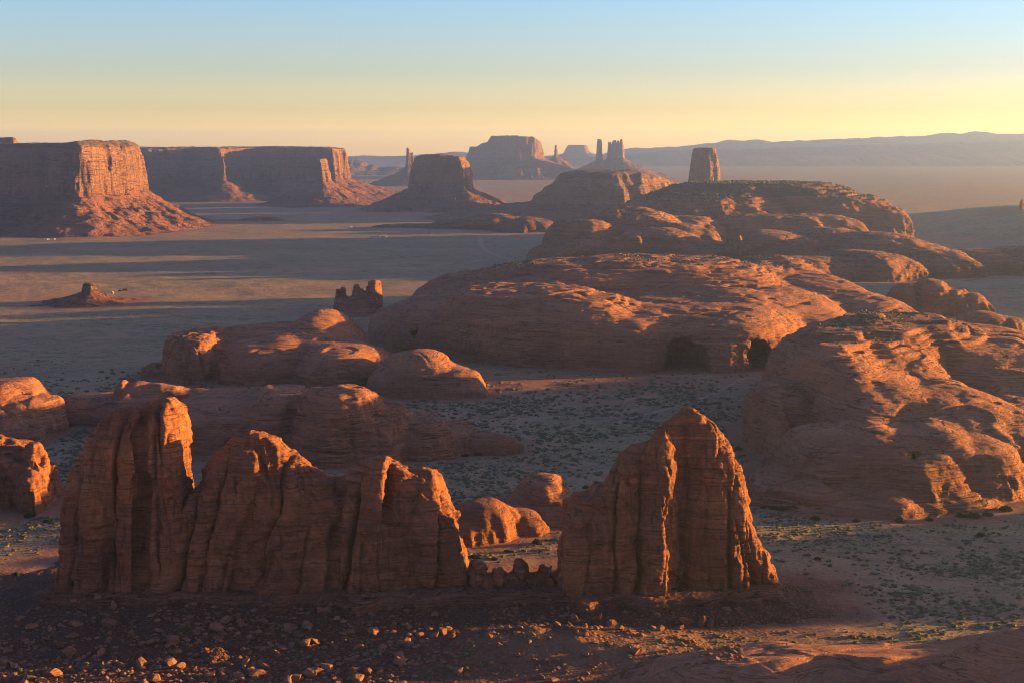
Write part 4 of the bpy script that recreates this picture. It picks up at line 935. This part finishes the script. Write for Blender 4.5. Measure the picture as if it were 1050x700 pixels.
NAMED = [(706, 640, 5.0, (1.5, .8, .8), (.1, .35, .2), "low wide lit slab at the foot of the pointed fin"), (719, 641, 5.2, (.62, .7, 1.25), (.0, .35, .3), "upright leaning slab with a bright edge by the pointed fin"), (729, 640, 3.2, (1.3, .9, .8), None, "shaded block just right of the leaning slab"), (696, 646, 3.0, (1.2, 1, .7), None, "block leaning on the left side of the low wide slab"),
  (678, 650, 2.7, (1, 1, .95), None, "round boulder with a lit face, left of the slabs"), (669, 648, 2.4, (1.3, .9, .8), None, "angular block beside the round boulder left of the slabs"), (664, 651, 1.8, (1.2, 1, .8), None, "small block at the left end of the slab group"),
  (591, 640, 2.2, (.8, .8, 1.2), None, "egg shaped boulder under the left shoulder of the pointed fin"), (615, 640, 2.2, (.5, .7, 1.6), (.1, .3, 0), "small upright shard lit on one side below the pointed fin"), (634, 653, 3.0, (1.2, 1, .8), None, "dull rounded boulder alone below the pointed fin"),
  (611, 658, 2.8, (1.2, .9, .9), None, "boulder with a bright orange face at the shade line"), (600, 652, 2.6, (1.4, 1, .6), None, "flat slab in the shade left of the orange faced boulder"), (585, 648, 2.4, (1.5, 1, .6), None, "flat lit slab below the egg shaped boulder"), (554, 650, 1.6, (1, 1, 1), None, "small pale boulder on the lit slope below the low wall"), (521, 651, 1.8, (1.2, 1, .8), None, "small orange boulder on the lit slope left of the pale one"), (537, 646, 1.8, (1.3, 1, .8), None, "low orange boulder at the top edge of the lit slope"),
  (455, 655, 3.2, (.8, .9, 1.25), None, "upright orange boulder below the right end of the middle fin"), (464, 660, 2.6, (1.2, 1, .8), None, "tilted orange block leaning by the upright orange boulder"), (365, 684, 2.8, (1.1, 1, .9), None, "round glowing boulder below the middle fin at the bottom of the picture"), (421, 646, 2.0, (1, 1, 1), None, "dark boulder under the middle fin beside the lit patch"),
  (705, 663, 2.4, (1.4, 1, .7), None, "low shaded boulder between the slabs and the slickrock slope"), (121, 625, 3.0, (.8, .8, 1.3), None, "pale upright block leaning on the ledge under the blunt tower"), (75, 654, 3.4, (1.3, 1, .7), None, "dull slab at the left end of the rubble slope"), (250, 678, 1.6, (.8, 1, 1.4), None, "small block with a bright lit side in the dark rubble"), (38, 618, 3.4, (1.6, 1, .9), (0, -.5, .4), "tilted slab at the dark left end of the ledge")]
for k, (px, py, r_, sc_, tilt, lab) in enumerate(NAMED):
    x, y = G(px, py); boulder(x, y, r_, k, lab, "boulders at the foot of the fins", tilt, sc_)
nbld = 0
while nbld < 210:
    px, py = rnd.uniform(5, 660), 632 + 66 * rnd.rand() ** .8
    if px > 430 and rnd.rand() < .7: continue
    x, y = G(px, py)
    if y > 764: continue
    boulder(x, y, 1.0 + 3.6 * rnd.rand() ** 2.4, nbld, "dull red brown block lying on the dark rubble slope below the fins", "blocks strewn on the rubble slope", None, (1.2, 1, .75)); nbld += 1
# fine rubble
nr = 12000
px = rnd.uniform(-60, 760, nr); py = rnd.uniform(628, 740, nr); q = np.array([G(a, b) for a, b in zip(px, py)])
m = (fbm(q[:, 0] / 25, q[:, 1] / 18, 0, 3, 66) > -.15 + .25 * (px > 430)) & (q[:, 1] < 766); q = q[m]; nr = len(q)
zq = np.maximum(ground_h(q[:, 0], q[:, 1]), rock_near(q[:, 0], q[:, 1], 2))
v = iv[None] * (1 + .5 * (rnd.rand(nr, 12, 1) - .5)) * (.28 + 1.5 * rnd.rand(nr) ** 4)[:, None, None] * np.array([1.2, 1.0, .75]) + np.stack([q[:, 0], q[:, 1], zq + .1], 1)[:, None, :]
o = link("rubble", mesh_np("rubble", v.reshape(-1, 3), (np.arange(nr)[:, None, None] * 12 + if_[None]).reshape(-1, 3), False), M_rubble); tag(o, kind='stuff'); o['label'] = "small stones covering the slope below the fins"

def box_mesh(name, sx, sy, sz, ridge=0.0):
    x, y = sx / 2, sy / 2
    if ridge: V = [(-x, -y, 0), (x, -y, 0), (x, y, 0), (-x, y, 0), (-x, 0, ridge), (x, 0, ridge)]; Q = [(0, 1, 5, 4), (2, 3, 4, 5), (0, 4, 3, 3), (1, 2, 5, 5), (0, 3, 2, 1)]
    else: V = [(a, b, c) for a in (-x, x) for b in (-y, y) for c in (0, sz)]; Q = [(0, 1, 3, 2), (4, 6, 7, 5), (0, 4, 5, 1), (2, 3, 7, 6), (0, 2, 6, 4), (1, 5, 7, 3)]
    me = bpy.data.meshes.new(name); me.from_pydata(V, [], [tuple(dict.fromkeys(q)) for q in Q]); me.update(); return me
def plain_mat(name, c):
    t = NT(name); n = t.noise(t.pos(.6, .6, .6), 1, 3, .6); return t.out(t.mix(t.rng(n, .3, .7), c, tuple(v * .8 for v in c)))
M_white = plain_mat("white_paint", (.34, .32, .30)); M_roof = plain_mat("pale_roof", (.28, .27, .26)); M_dark = plain_mat("dark_opening", (.06, .05, .05))
for px, py, L_, D_, H_, lab in [(49, 246.5, 7, 5, 2.6, "larger white dwelling left of the pair under the great left mesa"), (56, 246.2, 5, 4.5, 2.4, "smaller white dwelling right of the pair under the great left mesa"),
      (115.5, 300.6, 4, 3.2, 2.4, "lone white cabin beside dark trees right of the tiny square butte"), (360, 233.6, 8, 6, 3, "white speck of a house far out below the mitten butte"), (384, 243.8, 24, 7, 3, "long low white shed, left of two in mid plain"), (394, 243.4, 18, 7, 3, "long low white shed, right of two in mid plain"), (440, 239.6, 8, 6, 3, "white house under the broad blocky butte")]:
    x, y = G(px, py); z = float(ground_h(np.array([x]), np.array([y]))[0])
    r = bpy.data.objects.new("dwelling", None); COL.objects.link(r); r.location = (x, y, z - .3); r.rotation_euler = (0, 0, .2 + .01 * px); tag(r, lab, "dwelling")
    link("wall", box_mesh("wall", L_, D_, H_), M_white, r); link("roof", box_mesh("roof", L_ + .8, D_ + .8, 0, 1.8), M_roof, r, (0, 0, H_))
    link("door", box_mesh("door", 1.2, .1, 2.3), M_dark, r, (L_ * .1, -D_ / 2 - .06, .3))
for px, py, r_, lab in [(123, 299.2, 3.4, "left of two dark trees beside the lone white cabin"), (128, 298.6, 4.4, "right of two dark trees beside the lone white cabin")]:
    x, y = G(px, py); root = bpy.data.objects.new("tree", None); COL.objects.link(root); root.location = (x, y, float(ground_h(np.array([x]), np.array([y]))[0]) + 1.2); root.scale = (r_, r_, r_); tag(root, lab, "tree")
    a, b = bms[int(px) % 5]
    for nm, me in (("crown", a), ("trunk", b)):
        c_ = bpy.data.objects.new(nm, me); COL.objects.link(c_); c_.parent = root

# dirt tracks on the valley floor
M_track = NT("track_dirt"); _n = M_track.noise(M_track.pos(.2, .2, .2), 1, 4, .6); M_track = M_track.out(M_track.mix(M_track.rng(_n, .3, .7), (.30, .16, .105), (.36, .21, .14)))
def track(pts, wd):
    P = np.array([G(*p) for p in pts]); tt = np.linspace(0, len(P) - 1, 160)
    Q = np.stack([np.interp(tt, range(len(P)), P[:, k]) for k in (0, 1)], 1)
    for _ in range(30): Q[1:-1] = (Q[:-2] + Q[2:] + 2 * Q[1:-1]) / 4
    Q += 1.2 * np.stack([perlin(tt * 2, 3, 0, 5), perlin(tt * 2, 9, 0, 6)], 1)
    tg = np.gradient(Q, axis=0); nn = np.stack([-tg[:, 1], tg[:, 0]], 1); nn /= np.linalg.norm(nn, axis=1)[:, None]
    w = wd * (1 + .5 * perlin(tt * 1.5, 0, 0, 11))[:, None]
    A, B = Q + nn * w, Q - nn * w
    V = np.stack([A, Q, B], 1).reshape(-1, 2); z = ground_h(V[:, 0], V[:, 1]) + .18
    i = np.arange(len(Q) * 3).reshape(-1, 3); qd = np.concatenate([np.stack([i[:-1, k], i[:-1, k + 1], i[1:, k + 1], i[1:, k]], 1) for k in (0, 1)])
    tag(link("dirt_track", mesh_np("dirt_track", np.column_stack([V, z]), qd), M_track), kind='structure')
track([(628, 436), (645, 429), (670, 423), (690, 418), (712, 412), (735, 402), (752, 393), (764, 387)], 2.6)
track([(640, 427), (610, 433), (585, 437), (560, 446), (546, 449)], 1.6)
track([(522, 420), (530, 431), (534, 442), (541, 449)], 1.6)
track([(489, 241), (493, 246), (494, 252), (500, 259), (512, 264), (530, 268)], 6.0)
track([(20, 248), (60, 246), (110, 247), (150, 243), (166, 240), (190, 239)], 9.0)

# far ranges on the horizon
def hills(name, prof, Y, depth, seed, flat=0.0):
    pxs = np.linspace(prof[0][0], prof[-1][0], 420)
    row = np.interp(pxs, [p[0] for p in prof], [p[1] for p in prof])
    row = row - 1.0 * fbm(pxs / 14, seed, 0, 4, seed)
    rx = np.array([ray(a, b)[0] for a, b in zip(pxs, row)]); z = np.array([W(a, b, Y)[1] for a, b in zip(pxs, row)])
    z = np.maximum(z, 0)
    n = len(pxs); V = []
    fr = [(-1.0, -.02), (-.8, .18), (-.5, .42), (-.25, .6), (-.12, .97), (0, 1), (.4, .9), (1, -.02)]
    for k, (dy, hz) in enumerate(fr):
        V.append(np.stack([rx * Y, Y + dy * depth + 90 * perlin(pxs / 9, k * .6, 0, seed), z * hz * (1 + .06 * perlin(pxs / 6, k, 0, seed + 1) * (1 - (k == 5))) - 2], 1))
    V = np.stack(V, 1).reshape(-1, 3); m = len(fr)
    i = np.arange(n * m).reshape(n, m)
    q = np.stack([i[:-1, :-1], i[1:, :-1], i[1:, 1:], i[:-1, 1:]], -1).reshape(-1, 4)
    return tag(link(name, mesh_np(name, V, q), M_hills), kind='structure')
M_hills = rock_mat("hill_rock", (.25, .13, .09), (.20, .11, .08), (.3, .16, .11), (.12, .08, .06), fs=40., streak=.2, bd=8)
hills("hills", [(560, 163), (600, 161), (640, 159), (672, 156), (700, 154), (760, 152.5), (800, 151.5), (850, 150.5), (880, 148), (920, 147.5), (960, 146.8), (1000, 145.5), (1050, 144.5), (1200, 143)], 20500, 2300, 101)
hills("hills", [(620, 158), (640, 152.5), (680, 151.5), (716, 148.5), (735, 146.5), (742, 144.5), (752, 143.6), (764, 144.5), (775, 142.8), (788, 145), (800, 145.2), (840, 143.8), (880, 141.5), (920, 140), (955, 139.4), (964, 136.5), (978, 136.4), (984, 138), (994, 136.5), (1000, 134.6), (1010, 135), (1016, 137.2), (1050, 136.8), (1200, 135)], 24500, 2300, 103)
hills("hills", [(300, 163), (345, 160.5), (380, 160), (420, 160.6), (432, 158), (446, 157.6), (452, 156), (474, 156), (500, 158), (560, 160), (620, 161)], 23500, 2000, 105)
hills("hills", [(330, 172), (352, 168), (362, 162.5), (366, 163), (376, 168), (392, 171), (440, 172), (470, 174)], 13500, 900, 106)

# ------------------------------------------------------------------ evening haze over the valley: one closed box, sky outside it
HX, HY0, HY1, HZ0, HZ1 = 42000., -2000., 30400., -20., 520.
hv = np.array([(x, y, z) for x in (-HX, HX) for y in (HY0, HY1) for z in (HZ0, HZ1)], float)
hq = np.array([(0, 1, 3, 2), (4, 6, 7, 5), (0, 4, 5, 1), (2, 3, 7, 6), (0, 2, 6, 4), (1, 5, 7, 3)])
mh = bpy.data.materials.new("haze"); mh.use_nodes = True; hn = mh.node_tree
for n in list(hn.nodes): hn.nodes.remove(n)
pv = hn.nodes.new("ShaderNodeVolumePrincipled"); ho = hn.nodes.new("ShaderNodeOutputMaterial")
pv.inputs["Density"].default_value = 4.8e-5; pv.inputs["Color"].default_value = (.54, .68, 1.0, 1); pv.inputs["Anisotropy"].default_value = .8
hn.links.new(pv.outputs[0], ho.inputs["Volume"])
ho_ = link("haze", mesh_np("haze", hv, hq, False), mh); tag(ho_, kind='stuff')
ho_['label'] = "thin evening haze over the whole valley"
